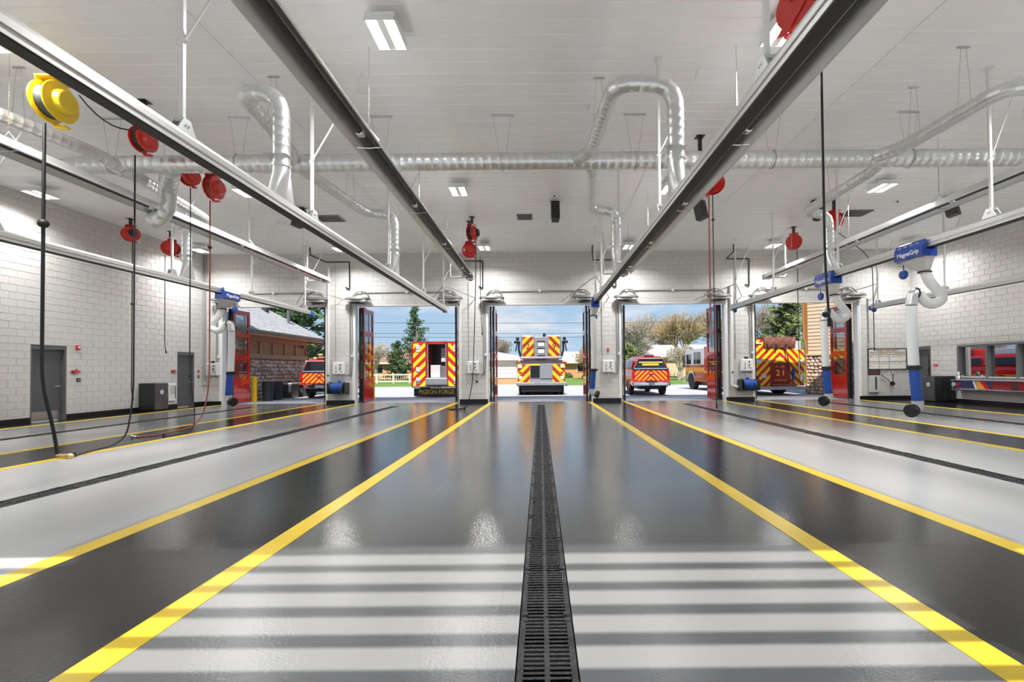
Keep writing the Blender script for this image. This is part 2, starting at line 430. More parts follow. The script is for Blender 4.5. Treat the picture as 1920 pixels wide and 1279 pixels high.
for x in DRAINX:
    t = thing('trench_drain', dl[x], 'drain', (x, DY0, 0), group='floor trench drains')
    part('channel', G().box(-DW, DW, 0, DY1 - DY0, -0.2, -0.12), 'base_black', t)
    n = int((DY1 - DY0) / L)
    for i in range(n): link('grate', gm, t, (0, 0.004 + i * L, 0))
    part('end_plate', G().box(-W, W, n * L + 0.004, DY1 - DY0, -0.03, 0.003), 'grate', t)

# ---- ceiling with metal panels
ceil_ = part('ceiling', G().box(XL - 0.3, XR + 0.3, 0.3, 20.25, ZC + 0.022, ZC + 0.12), 'ceiling')
tag(ceil_, 'white metal panel ceiling', kind='structure')
PW = 0.305; rows = []
y = 4.2
while y + PW < YB + 0.2: rows.append(y); y += PW
for a, b in ((XL - 0.02, -4.86), (-4.86, 5.62), (5.62, XR + 0.02)):
    w = b - a - 0.012; d = PW; i_ = 0.024
    g = G(); g.add([(-w / 2, -d / 2 + .001, .03), (w / 2, -d / 2 + .001, .03), (w / 2, d / 2 - .001, .03), (-w / 2, d / 2 - .001, .03),
                    (-w / 2, -d / 2 + i_, 0), (w / 2, -d / 2 + i_, 0), (w / 2, d / 2 - .004, 0), (-w / 2, d / 2 - .004, 0)],
                   [(4, 5, 6, 7), (0, 1, 5, 4), (2, 3, 7, 6), (1, 2, 6, 5), (3, 0, 4, 7)])
    me = g.mesh('panel'); me.materials.append(MATS['ceiling'])
    for y in rows: link('panel', me, ceil_, ((a + b) / 2, y + PW / 2, ZC - 0.005))
part('plain_soffit', G().box(XL, XR, YF, 4.2, ZC, ZC + 0.03), 'ceiling', ceil_)

# ---- block walls
BLOCKS = {}
def block_mesh(w, h):
    k = (round(w, 3), round(h, 3))
    if k not in BLOCKS:
        w2, h2, i_ = w / 2 - .004, h / 2 - .004, .006
        g = G(); g.add([(-w2, 0, -h2), (w2, 0, -h2), (w2, 0, h2), (-w2, 0, h2), (-w2 + i_, .009, -h2 + i_), (w2 - i_, .009, -h2 + i_), (w2 - i_, .009, h2 - i_), (-w2 + i_, .009, h2 - i_)],
                       [(4, 5, 6, 7), (0, 1, 5, 4), (1, 2, 6, 5), (2, 3, 7, 6), (3, 0, 4, 7)])
        me = g.mesh('block'); me.materials.append(MATS['block']); BLOCKS[k] = me
    return BLOCKS[k]
def block_wall(wall, place, rotz, u0, u1, z0, z1, holes, key, limit=290):
    """running-bond blocks 0.4 x 0.2 on a wall face; place(u, z) -> world point"""
    todo = []; row = 0; z = z0
    while z < z1 - 0.05:
        h = min(0.2, z1 - z); segs = [(u0, u1)]
        for a, b, c, d in holes:
            if c < z + h * .5 < d:
                nx = []
                for p, q in segs:
                    if b <= p or a >= q: nx.append((p, q)); continue
                    if a > p: nx.append((p, a))
                    if b < q: nx.append((b, q))
                segs = nx
        off = 0.2 if row % 2 else 0.0
        for p, q in segs:
            k = math.floor((p - u0 + off) / 0.4)
            while True:
                a = max(p, u0 - off + k * 0.4); b = min(q, u0 - off + (k + 1) * 0.4)
                if a >= q - 1e-6: break
                if b - a > 0.04: todo.append(((a + b) / 2, z + h / 2, b - a, h))
                k += 1
        z += 0.2; row += 1
    todo.sort(key=key)
    for u, z, w, h in todo[:limit]: link('block', block_mesh(w, h), wall, place(u, z), (0, 0, rotz))
    g = G(); M = Matrix.Rotation(rotz, 4, 'Z')
    for u, z, w, h in todo[limit:]:
        me = block_mesh(w, h); T = Matrix.Translation(place(u, z)) @ M
        g.add([T @ v.co for v in me.vertices], [tuple(p.vertices) for p in me.polygons])
    if g.v: part('blockwork', g, 'block', wall, kind='stuff')

# left wall: two grey doors
DL = [(13.16, 14.17), (18.48, 19.40)]
g = G(); ys = [0.3, DL[0][0], DL[0][1], DL[1][0], DL[1][1], 20.25]
for i in (0, 2, 4): g.box(XL - 0.3, XL, ys[i], ys[i + 1], 0, ZC)
for a, b in DL: g.box(XL - 0.3, XL, a, b, 2.2, ZC)
wl = part('wall_left', g, 'mortar'); tag(wl, 'white painted concrete block wall with two grey doors', kind='structure')
block_wall(wl, lambda u, z: (XL, u, z), -math.pi / 2, 11.2, YB, 0, ZC, [(a, b, 0, 2.2) for a, b in DL], key=lambda t: t[0])
# right wall: door and a band of windows
WY0, WY1, WZ0, WZ1 = 13.5, 17.75, 0.9, 2.16
g = G(); DRT = (18.98, 19.84)
g.box(XR, XR + 0.3, 0.3, WY0, 0, ZC); g.box(XR, XR + 0.3, WY0, WY1, 0, WZ0); g.box(XR, XR + 0.3, WY0, WY1, WZ1, ZC)
g.box(XR, XR + 0.3, WY1, DRT[0], 0, ZC); g.box(XR, XR + 0.3, DRT[0], DRT[1], 2.2, ZC); g.box(XR, XR + 0.3, DRT[1], 20.25, 0, ZC)
wr = part('wall_right', g, 'mortar'); tag(wr, 'white painted concrete block wall with a band of windows', kind='structure')
block_wall(wr, lambda u, z: (XR, u, z), math.pi / 2, 13.2, YB, 0, ZC, [(DRT[0], DRT[1], 0, 2.2), (WY0, WY1, WZ0, WZ1)], key=lambda t: t[0])
# back wall with five bay openings
g = G(); g.box(XL, XR, YB, 20.22, HEAD, ZC)
edges = [XL] + [c + s * HALF for c in BAYX for s in (-1, 1)] + [XR]
PIL = [(edges[i], edges[i + 1]) for i in range(0, 12, 2)]
for a, b in PIL: g.box(a, b, YB, 20.22, 0, HEAD)
wb = part('wall_back', g, 'mortar'); tag(wb, 'white painted block wall with five tall door openings', kind='structure')
block_wall(wb, lambda u, z: (u, YB, z), math.pi, XL, XR, 0, ZC, [(c - HALF, c + HALF, 0, HEAD) for c in BAYX], key=lambda t: abs(t[0]))
# wall behind the camera's doorway
g = G(); g.box(XL, XR, 0.3, YF, HEAD + 0.37, ZC)
for a, b in PIL: g.box(a, b, 0.3, YF, 0, HEAD + 0.37)
wf = part('wall_front', g, 'block'); tag(wf, 'white block wall with half-raised slatted bay doors', kind='structure')
for i, c in enumerate(BAYX):
    t = thing('slatted_door', 'half-raised slatted overhead door opposite the ' + BAYS[i + 1], 'door', (c, YF - 0.03, 0), group='half-raised slatted doors')
    for k in range(5):
        z1 = HEAD - 0.257 - k * 0.414
        part('slat', G().box(-HALF + 0.01, HALF - 0.01, 0.018, 0.03, z1 - 0.15, z1), 'frame_grey', t)
    for s in (-1, 1): part('side_rail', G().box(s * HALF - (0.03 if s > 0 else 0.0), s * HALF + (0.0 if s > 0 else 0.03), -0.04, 0.04, 0.0, HEAD), 'frame_grey', t)

# baseboards
def baseb(name, g, lab): tag(part(name, g, 'base_black'), lab, kind='structure')
g = G(); 
for a, b in ((YF, DL[0][0]), (DL[0][1], DL[1][0]), (DL[1][1], YB)): g.box(XL, XL + 0.02, a, b, 0, 0.15)
baseb('baseboard_left', g, 'black cove base along the wall of grey doors')
g = G()
for a, b in PIL: g.box(a - (0.0 if a == XL else 0.02), b + (0.0 if b == XR else 0.02), YB - 0.02, YB + 0.27, 0, 0.15)
baseb('baseboard_back', g, 'black cove base around the door pillars')
g = G(); g.box(XR - 0.02, XR, YF, DRT[0], 0, 0.15)
baseb('baseboard_right', g, 'black cove base under the windows')

# bay door jamb trims
for i, c in enumerate(BAYX):
    g = G()
    for s in (-1, 1):
        x = c + s * HALF
        g.box(min(x, x - s * 0.05), max(x, x - s * 0.05), YB - 0.015, 20.23, 0, HEAD)
        g.box(min(x, x + s * 0.07), max(x, x + s * 0.07), YB - 0.03, YB, 0.15, HEAD)
    g.box(c - HALF, c + HALF, YB - 0.015, 20.23, HEAD - 0.05, HEAD)
    tag(part('trim_%d' % (i + 1), g, 'white'), 'white steel jamb and head trim of the ' + BAYS[i + 1], kind='structure')

# grey steel doors in the side walls
def steel_door(n, label, x, y0, y1, s, plate, gap):
    """s = +1: wall on the left (faces +x); recessed 0.13"""
    t = link('door_%d' % n, None, None, (x, 0, 0)); tag(t, label, kind='structure')
    d0, d1 = (-0.16, -0.11) if s > 0 else (0.11, 0.16)
    f0, f1 = (-0.2, -0.005) if s > 0 else (0.005, 0.2)
    g = G(); g.box(f0, f1, y0, y0 + 0.05, 0, 2.2); g.box(f0, f1, y1 - 0.05, y1, 0, 2.2); g.box(f0, f1, y0 + 0.05, y1 - 0.05, 2.09, 2.2)
    part('frame', g, 'frame_grey', t)
    lf = part('leaf', G().box(d0, d1, y0 + 0.055, y1 - 0.055, 0.015, 2.085), 'door_grey', t)
    fx = d1 if s > 0 else d0
    ya = y1 - 0.16; h = G(); h.cyl((fx, ya, 1.0), (fx + s * 0.06, ya, 1.0), 0.028, n=12); h.tube([(fx + s * 0.055, ya, 1.0), (fx + s * 0.06, ya - 0.13, 0.995)], 0.012)
    part('handle', h, 'chrome', lf, 40, 'chrome lever handle')
    if plate: part('kick_plate', G().box(min(fx, fx + s * .004), max(fx, fx + s * .004), y0 + 0.08, y1 - 0.08, 0.03, 0.28), 'steel', lf, label='steel kick plate')
    g = G()
    for z in (0.3, 1.1, 1.9): g.cyl((fx, y0 + 0.055, z - 0.05), (fx, y0 + 0.055, z + 0.05), 0.012)
    part('hinge', g, 'steel', lf)
    if gap:
        part('vision_panel', G().box(min(fx, fx + s * .006), max(fx, fx + s * .006), y0 + 0.15, y0 + 0.27, 1.0, 1.85), 'dark_glass', lf)
steel_door(1, 'grey steel door with chrome lever and bright kick plate', XL, DL[0][0], DL[0][1], 1, True, False)
steel_door(2, 'grey steel door beside the dark cabinet near the corner', XL, DL[1][0], DL[1][1], 1, False, False)
steel_door(3, 'grey steel door behind the white hanging exhaust hose', XR, DRT[0], DRT[1], -1, False, True)

# windows in the right wall
t = link('window_1', None, None, (XR, 0, 0)); tag(t, 'dark framed window band reflecting the red trucks', kind='structure')
g = G(); g.box(-0.03, 0.2, WY0, WY1, WZ0, WZ0 + 0.06); g.box(-0.03, 0.2, WY0, WY1, WZ1 - 0.07, WZ1)
mull = [WY1 - 0.07, 16.55, 15.48, 14.45, WY0]
for y in mull: g.box(-0.03, 0.2, y, y + 0.08, WZ0 + 0.06, WZ1 - 0.07)
part('window_frame', g, 'frame_grey', t)
for i in range(4): part('pane', G().box(0.1, 0.112, mull[i + 1] + 0.08, mull[i], WZ0 + 0.06, WZ1 - 0.07), 'mirror_glass', t)

# folding bay doors: two leaves stacked at each jamb, standing outside the opening
def leaf_mesh():
    g = G(); t = 0.03
    g.box(-t, t, 0, 0.13, 0.04, 4.1); g.box(-t, t, 0.97, 1.1, 0.04, 4.1)
    for a, b in ((0.04, 1.06), (1.9, 2.1), (2.92, 3.12), (3.93, 4.1)): g.box(-t, t, 0.13, 0.97, a, b)
    return g.mesh('leaf')
LEAF = leaf_mesh(); LEAF.materials.append(MATS['red_door'])
def pane_mesh(a, b):
    me = G().box(-0.008, 0.008, 0.13, 0.97, a, b).mesh('pane'); me.materials.append(MATS['clear_glass']); return me
PANES = [pane_mesh(1.06, 1.9), pane_mesh(2.1, 2.92), pane_mesh(3.12, 3.93)]
gg = G(); gg.box(-0.035, 0.035, -0.06, 0.0, 0.02, 4.12); GASK = gg.mesh('gasket'); GASK.materials.append(MATS['rubber'])
hg = G(); 
for z in (0.5, 1.5, 2.6, 3.7): hg.cyl((0, 1.1, z - 0.09), (0, 1.1, z + 0.09), 0.03, n=8)
hg.cyl((0, 0.05, 4.1), (0, 0.05, 4.16), 0.02, n=8); hg.bbox(-0.05, 0.05, 0.0, 0.3, 4.1, 4.15, 0.02)
HINGE = hg.mesh('hinge', 40); HINGE.materials.append(MATS['red_enamel'])
for i, c in enumerate(BAYX):
    d = link('door_%d' % (i + 4), None, None, (c, 20.3, 0)); tag(d, 'red four-fold door with tall windows folded open at the ' + BAYS[i + 1], kind='structure')
    for s in (-1, 1):
        for off, rz in ((0.10, 0.0), (0.23, 0.03)):
            l = link('leaf', LEAF, d, (s * (HALF - off), 0.05, 0), (0, 0, rz * s))
            for p in PANES: link('pane', p, l)
            link('gasket', GASK, l); link('hinge', HINGE, l)

# ================================================================ things hung from the ceiling
# ---- lights
lx = [-13.3, -7.81, -2.15, 3.51, 9.17, 14.5]; ly = [6.6, 12.45, 18.3]
hg = G(); hg.bbox(-0.21, 0.21, -0.31, 0.31, 0.02, 0.10, 0.02); hg.box(-0.05, 0.05, -0.30, 0.30, -0.012, 0.02)
hg.box(-0.21, 0.21, -0.31, -0.295, -0.02, 0.03); hg.box(-0.21, 0.21, 0.295, 0.31, -0.02, 0.03); hg.box(-0.21, -0.197, -0.31, 0.31, -0.02, 0.03); hg.box(0.197, 0.21, -0.31, 0.31, -0.02, 0.03)
HOUS = hg.mesh('housing'); HOUS.materials.append(MATS['white'])
LENS = G().box(-0.065, 0.065, -0.285, 0.285, -0.008, 0.018).mesh('lens'); LENS.materials.append(MATS['lens'])
rg = G()
for sx in (-1, 1): rg.cyl((sx * 0.15, 0, 0.10), (sx * 0.15, 0, 0.235), 0.006, n=6)
ROD = rg.mesh('hanger'); ROD.materials.append(MATS['steel'])
LIGHT = bpy.data.lights.new('downlight', 'AREA'); LIGHT.shape = 'RECTANGLE'; LIGHT.size = .38; LIGHT.size_y = .57; LIGHT.energy = LAMP_W; LIGHT.spread = R(150); LIGHT.color = (1.0, .995, .985)
LIGHT_W = LIGHT.copy(); LIGHT_W.energy = LAMP_W * .8     # the wall rows run dimmer
rown = ['nearest row', 'middle row', 'row by the back wall']
coln = ['above the grey doors', 'next over the yellow reel lane', 'just before the centre bay', 'just past the centre bay', 'over the engine 21 lane', 'by the window wall']
for j, y in enumerate(ly):
    for i, x in enumerate(lx):
        if j == 0 and i in (0, 1, 4, 5): pass
        t = thing('ceiling_light', 'glowing twin-strip ceiling light %s, %s' % (coln[i], rown[j]), 'ceiling light', (x, y, ZC - 0.24), group='twin-strip ceiling lights')
        link('housing', HOUS, t); link('hanger', ROD, t)
        for sx in (-1, 1): link('lens', LENS, t, (sx * 0.125, 0, 0))
        link('downlight', LIGHT_W if i in (0, 5) else LIGHT, t, (0, 0, -0.024))

# ---- exhaust rails
RAILX = [-9.35, -3.72, 1.95, 7.6, 13.25]; RZ0, RZ1 = 3.69, 3.865
REND = [19.0, 18.4, 16.8, 18.5, 18.7]
STRUTY = [(4.9, 8.0, 11.9, 15.2), (4.86, 7.65, 11.5, 15.0), (3.95, 7.53, 11.44, 14.7), (4.2, 7.84, 11.9, 15.2), (4.2, 7.8, 11.6, 15.3)]
rl = ['silver exhaust rail along the wall of grey doors', 'silver exhaust rail crossing above the yellow reel', 'steep silver exhaust rail ending at the centre bay pillar',
      'silver exhaust rail carrying two white hoses', 'silver exhaust rail nearest the window wall']
prof = [(-.075, 0), (-.045, 0), (-.045, .03), (-.02, .03), (-.02, .012), (.02, .012), (.02, .03), (.045, .03), (.045, 0), (.075, 0), (.075, .03), (.06, .045), (.06, .06), (.075, .07),
        (.075, .095), (.06, .105), (.06, .12), (.06, .14), (.05, .175), (-.05, .175), (-.06, .14), (-.06, .12), (-.06, .105), (-.075, .095), (-.075, .07), (-.06, .06), (-.06, .045), (-.075, .03)]
for i, x in enumerate(RAILX):
    t = thing('exhaust_rail', rl[i], 'exhaust rail', (x, 0, RZ0), group='vehicle exhaust rails')
    part('track', G().prism(prof, 'y', 1.2, REND[i]), 'alu', t)
    part('rubber_seal', G().box(-.062, .062, 1.2, REND[i] - 0.02, -.012, .012), 'rubber', t, label='black rubber slot seal')
    g = G(); g.bbox(-.1, .1, REND[i] - 0.03, REND[i] + 0.06, -.05, .13, .02); part('end_stop', g, 'blue_enamel' if i in (0, 2, 4) else 'grey_sheet', t)
    if i in (0, 3, 4):
        g = G(); g.lathe([(.02, -.05), (.09, -.05), (.1, -.03), (.1, .03), (.09, .05), (.02, .05)], (0.12, REND[i] + .04, -.02), 'x', 16); part('balancer', g, 'blue_enamel', t, 40)
    for y in list(STRUTY[i]) + [REND[i] - 0.35]:
        zt = ZC - RZ0
        g = G(); g.box(-.021, .021, y - .021, y + .021, .22, zt); g.box(-.06, .06, y - .06, y + .06, zt - .02, zt - .004)
        st = part('strut', g, 'white_strut', t, label='white square hanger post')
        g = G(); g.prism([(y - .13, .17), (y + .13, .17), (y + .045, .32), (y - .045, .32)], 'x', -.055, -.045); g.prism([(y - .13, .17), (y + .13, .17), (y + .045, .32), (y - .045, .32)], 'x', .045, .055)
        g.box(-.045, .045, y - .05, y + .05, .28, .31)
        for dy in (-.02, .02): g.cyl((-.07, y + dy, .25), (.07, y + dy, .25), .012, n=6)
        part('bracket', g, 'galv', st)
        mz = zt * .42; s = 1 if i % 2 else -1
        g = G(); g.tube([(0, y, mz), (0.75 * (1 if i != 1 else 1), y + 0.2, zt - .01)], .014, 6); g.cyl((-.035, y, mz - .03), (.035, y, mz + .03), .03, n=8)
        part('brace', g, 'white_strut', st)
    # end frame by the back wall: horizontal arm and tie rods to the wall
    ye = REND[i] - 0.35; yw = YB - 0.01
    g = G(); g.tube([(0, ye, .95), (0, ye, 1.0), (1.0, yw, .75)], .016, 6); g.tube([(0, ye, .95), (-1.0, yw, .6)], .016, 6); g.tube([(0.02, ye, .9), (.1, ye + .45, .16)], .014, 6)
    part('tie_rod', g, 'conduit', t)

# ---- radiant tube heaters
HX = [-8.2, -2.62, 3.08, 8.75]; HE = [18.1, 17.7, 17.2, 18.1]
hl = ['long radiant tube heater above the exhaust rail by the grey doors', 'long dark-tubed radiant heater sloping to the pillar of the open-backed truck bay',
      'long radiant heater beside the steep rail at the centre bay', 'long radiant heater over the engine 21 bay']
for i, x in enumerate(HX):
    z = 4.82
    t = thing('radiant_heater', hl[i], 'heater', (x, 0, z), group='radiant tube heaters')
    pts = [(-.21, -.02), (-.215, .0), (-.10, .16), (.10, .16), (.215, .0), (.21, -.02)]
    inn = [(a * .965, b - .008) for a, b in pts[::-1]]
    part('reflector', G().prism(pts + inn, 'y', 2.0, HE[i] - .25), 'reflector', t)
    for sx in (-1, 1): part('reflector_lip', G().cyl((sx * .212, 2.0, -.012), (sx * .212, HE[i] - .25, -.012), .012, n=6), 'white_strut', t, label='bright rolled edge')
    part('burner_tube', G().cyl((-.0, 2.0, .065), (-.0, HE[i], .065), .052, n=14), 'heat_tube', t, 40)
    for y in (4.2, 7.2, 10.2, 13.2, 16.2):
        g = G(); g.tube([(-.2, y, .005), (-.08, y, .0), (-.05, y, -.005), (.05, y, -.005), (.08, y, .0), (.2, y, .005)], .007, 6)
        part('tube_hanger', g, 'chrome', t, label='bright wire tube support')
        part('tube_joint', G().bbox(-.06, .06, y - .42, y - .28, .005, .125, .03), 'chrome', t, label='bright tube coupling')
    for y in (4.2, 7.2, 10.2, 13.2, 16.2):
        g = G(); zt = ZC - z
        g.tube([(-.15, y, .12), (0, y, .30), (.15, y, .12)], .006, 5)
        k = 0; zz = .3
        while zz < zt * .6:
            g.box(-.008 if k % 2 else -.003, .008 if k % 2 else .003, y - (.003 if k % 2 else .008), y + (.003 if k % 2 else .008), zz, zz + .028); zz += .024; k += 1
        g.cyl((0, y, zt * .6), (0, y, zt), .004, n=5)
        part('chain', g, 'steel', t)
    g = G(); g.bbox(-.14, .14, HE[i] - .26, HE[i] + .0, -.03, .15, .02); part('end_box', g, 'grey_sheet', t)
    if i in (0, 3): part('elbow_cap', G().bbox(-.09, .09, HE[i], HE[i] + .12, -.02, .12, .03), 'brass' , t, label='brass coloured end fitting')
    else: part('elbow_cap', G().bbox(-.07, .07, HE[i], HE[i] + .1, -.05, .1, .03), 'black_metal', t)
    s = -1 if i < 3 else 1
    g = G(); g.tube(fillet([(0, HE[i] - .1, .06), (s * .75, HE[i] - .1, .04), (s * .75, HE[i] - .1, ZC - z)], .1), .035, 10)
    part('vent_pipe', g, 'white_strut', t, 40)

# ---- exhaust ductwork: main duct with branches down to the rails
DZ, DY = 5.47, 9.17
t = thing('exhaust_ductwork', 'silver spiral ductwork with a main run and gooseneck branches', 'duct', (0, DY, DZ))
def W(p): return (p[0], p[1] - DY, p[2] - DZ)
g = G(); ribbed(g, [W((-9.0, DY, DZ)), W((XR - 0.05, DY, DZ))], .165, .16, 1.03, 22); g.cyl(W((-9.35, DY, DZ)), W((-9.0, DY, DZ)), .13, .165, 20)
part('main_duct', g, 'galv', t, 40)
for i, y2 in enumerate((6.74, 6.6, 6.75)):  # first goosenecks over rails 2,3,4
    x = RAILX[i + 1]; sx = -.62 if i == 0 else -.86; jx = (-.95, -1.0, -.9)[i]
    if i == 2: sx = -.75; jx = -.85
    P = fillet([(x, y2, 4.3), (x, y2, 5.40), (x + sx, y2, 5.44), (x + (jx * .8 + sx * .2), DY - .42, DZ - .02), (x + jx - .25, DY - .02, DZ)], .32, 7)
    g = G(); ribbed(g, [W(p) for p in P], .115, .13, 1.03, 16); part('branch_duct', g, 'galv', t, 50)
for i, (y2, sx, jx) in enumerate(((12.4, .55, 1.15), (12.0, -.7, -.95), (11.85, -.66, -.85), (12.25, -.68, -.75))):
    x = RAILX[i]
    P = fillet([(x, y2, 4.3), (x, y2, 5.40), (x + sx, y2, 5.42), (x + jx, DY + .35, DZ - .08), (x + jx * .9 - .2, DY + .05, DZ - .02)], .3, 7)
    g = G(); ribbed(g, [W(p) for p in P], .115, .13, 1.03, 16); part('branch_duct', g, 'galv', t, 50)
# branch over the leftmost rail
P = fillet([(RAILX[0], 6.7, 4.3), (RAILX[0], 6.7, 5.45), (-8.65, 6.7, 5.47), (-8.25, DY - .4, DZ), (-8.15, DY - .02, DZ - .1)], .32, 7)
g = G(); ribbed(g, [W(p) for p in P], .115, .13, 1.03, 16); part('branch_duct', g, 'galv', t, 50)
# tapers that land on the rails
for i, y2 in ((0, 6.7), (1, 6.74), (2, 6.6), (3, 6.75), (0, 12.4), (1, 12.0), (2, 11.85), (3, 12.25)):
    x = RAILX[i]; n = 16; top = []; bot = []
    for k in range(n):
        a = 2 * math.pi * k / n; c_, s_ = math.cos(a), math.sin(a)
        top.append(Vector(W((x + .12 * c_, y2 + .12 * s_, 4.24))))
        q = max(abs(c_), abs(s_)); bot.append(Vector(W((x + .05 * c_ / q, y2 + .26 * s_ / q, RZ1 - .01))))
    ring0 = [v + Vector((0, 0, .09)) for v in top]
    g = G(); g.loft([bot, top, ring0]); g.tube([W((x, y2, 4.32)), W((x, y2, 4.36))], .13, 16); g.box(*[v for pr in zip(W((x - .2, y2 - .13, 4.47)), W((x + .13, y2 + .13, 4.475))) for v in pr])
    part('rail_taper', g, 'galv', t, 30)
# fan elbow hanging under the left end
P = fillet([(-7.3, DY + .1, DZ - .05), (-7.9, DY + .75, DZ - .1), (-8.05, DY + .95, DZ - .62), (-8.4, DY + .95, DZ - .82)], .4, 6)
g = G(); ribbed(g, [W(p) for p in P], .165, .2, 1.04, 18); part('fan_elbow', g, 'galv', t, 50)
for x in (-8.4, -5.9, -3.1, -.71, 1.9, 4.6, 7.3, 9.8, 12.4, 14.6):
    g = G()
    for dx in (-.02, .02): g.cyl(W((x + dx * 3, DY, DZ + .1)), W((x + dx * 9, DY, ZC)), .004, n=5)
    g.bbox(*[v for pr in zip(W((x - .22, DY - .02, ZC - .03)), W((x + .22, DY + .02, ZC - .002))) for v in pr], .01)
    g.tube([W((x, DY + .178 * math.cos(a), DZ + .178 * math.sin(a))) for a in [2 * math.pi * k / 16 for k in range(16)]], .008, 5, closed=True)
    part('hanger_rod', g, 'steel', t)
for x, y, dx in ((6.7, 7.3, .2), (6.75, 8.35, .1), (-4.5, 7.9, .1), (1.05, 8.0, .1), (-8.5, 7.6, .1), (6.95, 11.3, .1), (1.3, 11.0, .1), (-4.45, 11.0, .1)):
    g = G()
    for s in (-1, 1): g.cyl(W((x + s * .11, y, DZ)), W((x + s * .04, y, ZC)), .004, n=5)
    g.bbox(*[v for pr in zip(W((x - .1, y - .02, ZC - .03)), W((x + .1, y + .02, ZC - .002))) for v in pr], .01)
    part('hanger_rod', g, 'steel', t)

# ---- hose and cord reels
def reel(label, loc, m, r, yaw, hose_m, hose, hr=.012, ball=None, group='ceiling hose reels', post=True, dark_face=False, side=1, coil=None, fit=None):
    """loc = hub centre; drum axis is local x turned by yaw; hose is a list of world points from the reel down"""
    t = thing('hose_reel' if m != 'yellow_enamel' else 'cord_reel', label, 'reel', loc, group=group)
    Mz = Matrix.Rotation(yaw, 4, 'Z'); M3 = Mz
    def L(g):
        g.v = [tuple(M3 @ Vector(p)) for p in g.v]; return g
    w = r * .42
    g = G()
    g.lathe([(r * .5, -w * .9), (r * .97, -w * .9), (r, -w * .8), (r * .97, -w * .7), (r * .55, -w * .55), (r * .55, w * .55), (r * .97, w * .7), (r, w * .8), (r * .97, w * .9), (r * .62, w * 1.0),
             (r * .56, w * 1.75), (r * .5, w * 1.85), (.01, w * 1.85)], (0, 0, 0), 'x', 28)
    dr = part('drum', L(g), m, t, 35)
    if dark_face:
        g = G(); g.lathe([(r * .5, w * 1.86), (r * .5, w * 2.1), (r * .42, w * 2.2), (.01, w * 2.2)], (0, 0, 0), 'x', 20); part('spring_cap', L(g), 'black_metal', dr, 40)
    g = G(); g.cyl((-w * .6, 0, 0), (w * .6, 0, 0), r * .8, n=20); part('hose_coil', L(g), hose_m, t, 40)
    g = G(); g.prism([(-r * .35, r * .2), (r * .35, r * .2), (r * .55, r * 1.12), (-r * .55, r * 1.12)], 'x', -w * 1.05, -w * .97)
    g.box(-w * 1.05, w * .9, -r * .55, r * .55, r * 1.06, r * 1.14)
    g.prism([(-r * .3, -r * .2), (r * .3, -r * .2), (r * .9, -r * 1.0), (r * .5, -r * 1.08)], 'x', -w * 1.05, -w * .97)
    g.bbox(-w * .9, w * .6, r * .45 * side - r * .1, r * .45 * side + r * .22, -r * 1.12, -r * .98, .01)
    part('reel_frame', L(g), m, t)
    if post:
        g = G(); zt = ZC - loc[2]; g.box(-.035, .035, -.035, .035, r * 1.12, zt); g.box(-.09, .09, -.09, .09, zt - .015, zt - .002); g.box(-.1, .1, -.06, .06, r * 1.12, r * 1.17)
        part('mount_post', g, 'black_metal', t)
    if hose:
        pts = [Vector(p) - Vector(loc) for p in hose]
        pts = fillet(pts, .45, 6)
        h = part('hose', G().tube(pts, hr, 8), hose_m, t, 50)
        if ball is not None:
            g = G(); g.ball((pts[0].x, pts[0].y, ball - loc[2]), hr * 3.2, 10, (1, 1, .9)); part('stop_ball', g, 'rubber', h, 50)
        e = pts[-1]
        if fit:
            g = G(); g.cyl(e - Vector((.0, 0, .0)), e + Vector(fit), hr * 1.6, n=10); g.ball(e + Vector(fit), hr * 2.2, 8); part('fitting', g, 'brass' if m == 'yellow_enamel' else 'steel', h, 40)
        else:
            g = G(); g.cyl(e + Vector((0, 0, .05)), e - Vector((0, 0, .05)), hr * 1.7, n=10); part('fitting', g, 'rubber', h, 40)
    return t
yr = reel('big yellow cord reel hanging below the silver rail', (-7.66, 7.35, 5.66), 'yellow_enamel', .31, R(2), 'rubber',
     [(-7.86, 7.4, 5.36), (-7.86, 7.4, 1.2), (-7.88, 7.6, .5), (-7.84, 7.64, .03)], .024, 3.75, 'ceiling hose reels', fit=(.25, -.05, 0))
g = G(); g.tube(catenary((.25, .15, .2), (1.0, .8, .15), .35), .012, 6); part('power_cord', g, 'rubber', yr)
reel('red hose reel behind the rail, next to the yellow reel', (-7.30, 8.6, 5.68), 'red_enamel', .23, R(-5), 'rubber',
     [(-7.47, 8.62, 5.4), (-7.47, 8.62, .9), (-7.5, 8.5, .12), (-7.75, 8.0, .02), (-7.65, 7.72, .02)], .014, None)
reel('red hose reel under the main duct with a rust-coloured hose', (-7.6, 10.9, 5.68), 'red_enamel', .26, R(0), 'red_hose',
     [(-7.72, 10.95, 5.4), (-7.72, 10.95, 1.0), (-7.75, 10.7, .15), (-8.3, 10.2, .02), (-8.5, 9.9, .02)], .014, 4.3, fit=(-.1, 0, .02))
reel('small red hose reel half hidden above the main duct drop', (-7.75, 10.35, 5.72), 'red_enamel', .2, R(-30), 'rubber',
     [(-7.77, 10.4, 5.5), (-7.77, 10.4, 1.3), (-7.72, 10.5, .5), (-7.72, 10.45, .02), (-8.1, 10.1, .02)], .011, 1.3)
reel('red and black reel on a post by the wall, nearer the first grey door', (-13.3, 15.2, 5.9), 'red_enamel', .24, R(-35), 'rubber',
     [(-13.15, 15.1, 5.65), (-13.15, 15.1, .8), (-13.1, 15.1, .55)], .014, 3.6, dark_face=True)
reel('red reel on the wall side behind the duct drop, its hose ending high', (-13.1, 16.6, 5.8), 'red_enamel', .27, R(-70), 'rubber',
     [(-13.25, 16.55, 5.55), (-13.25, 16.55, 2.4), (-13.2, 16.55, 2.1)], .013, None)
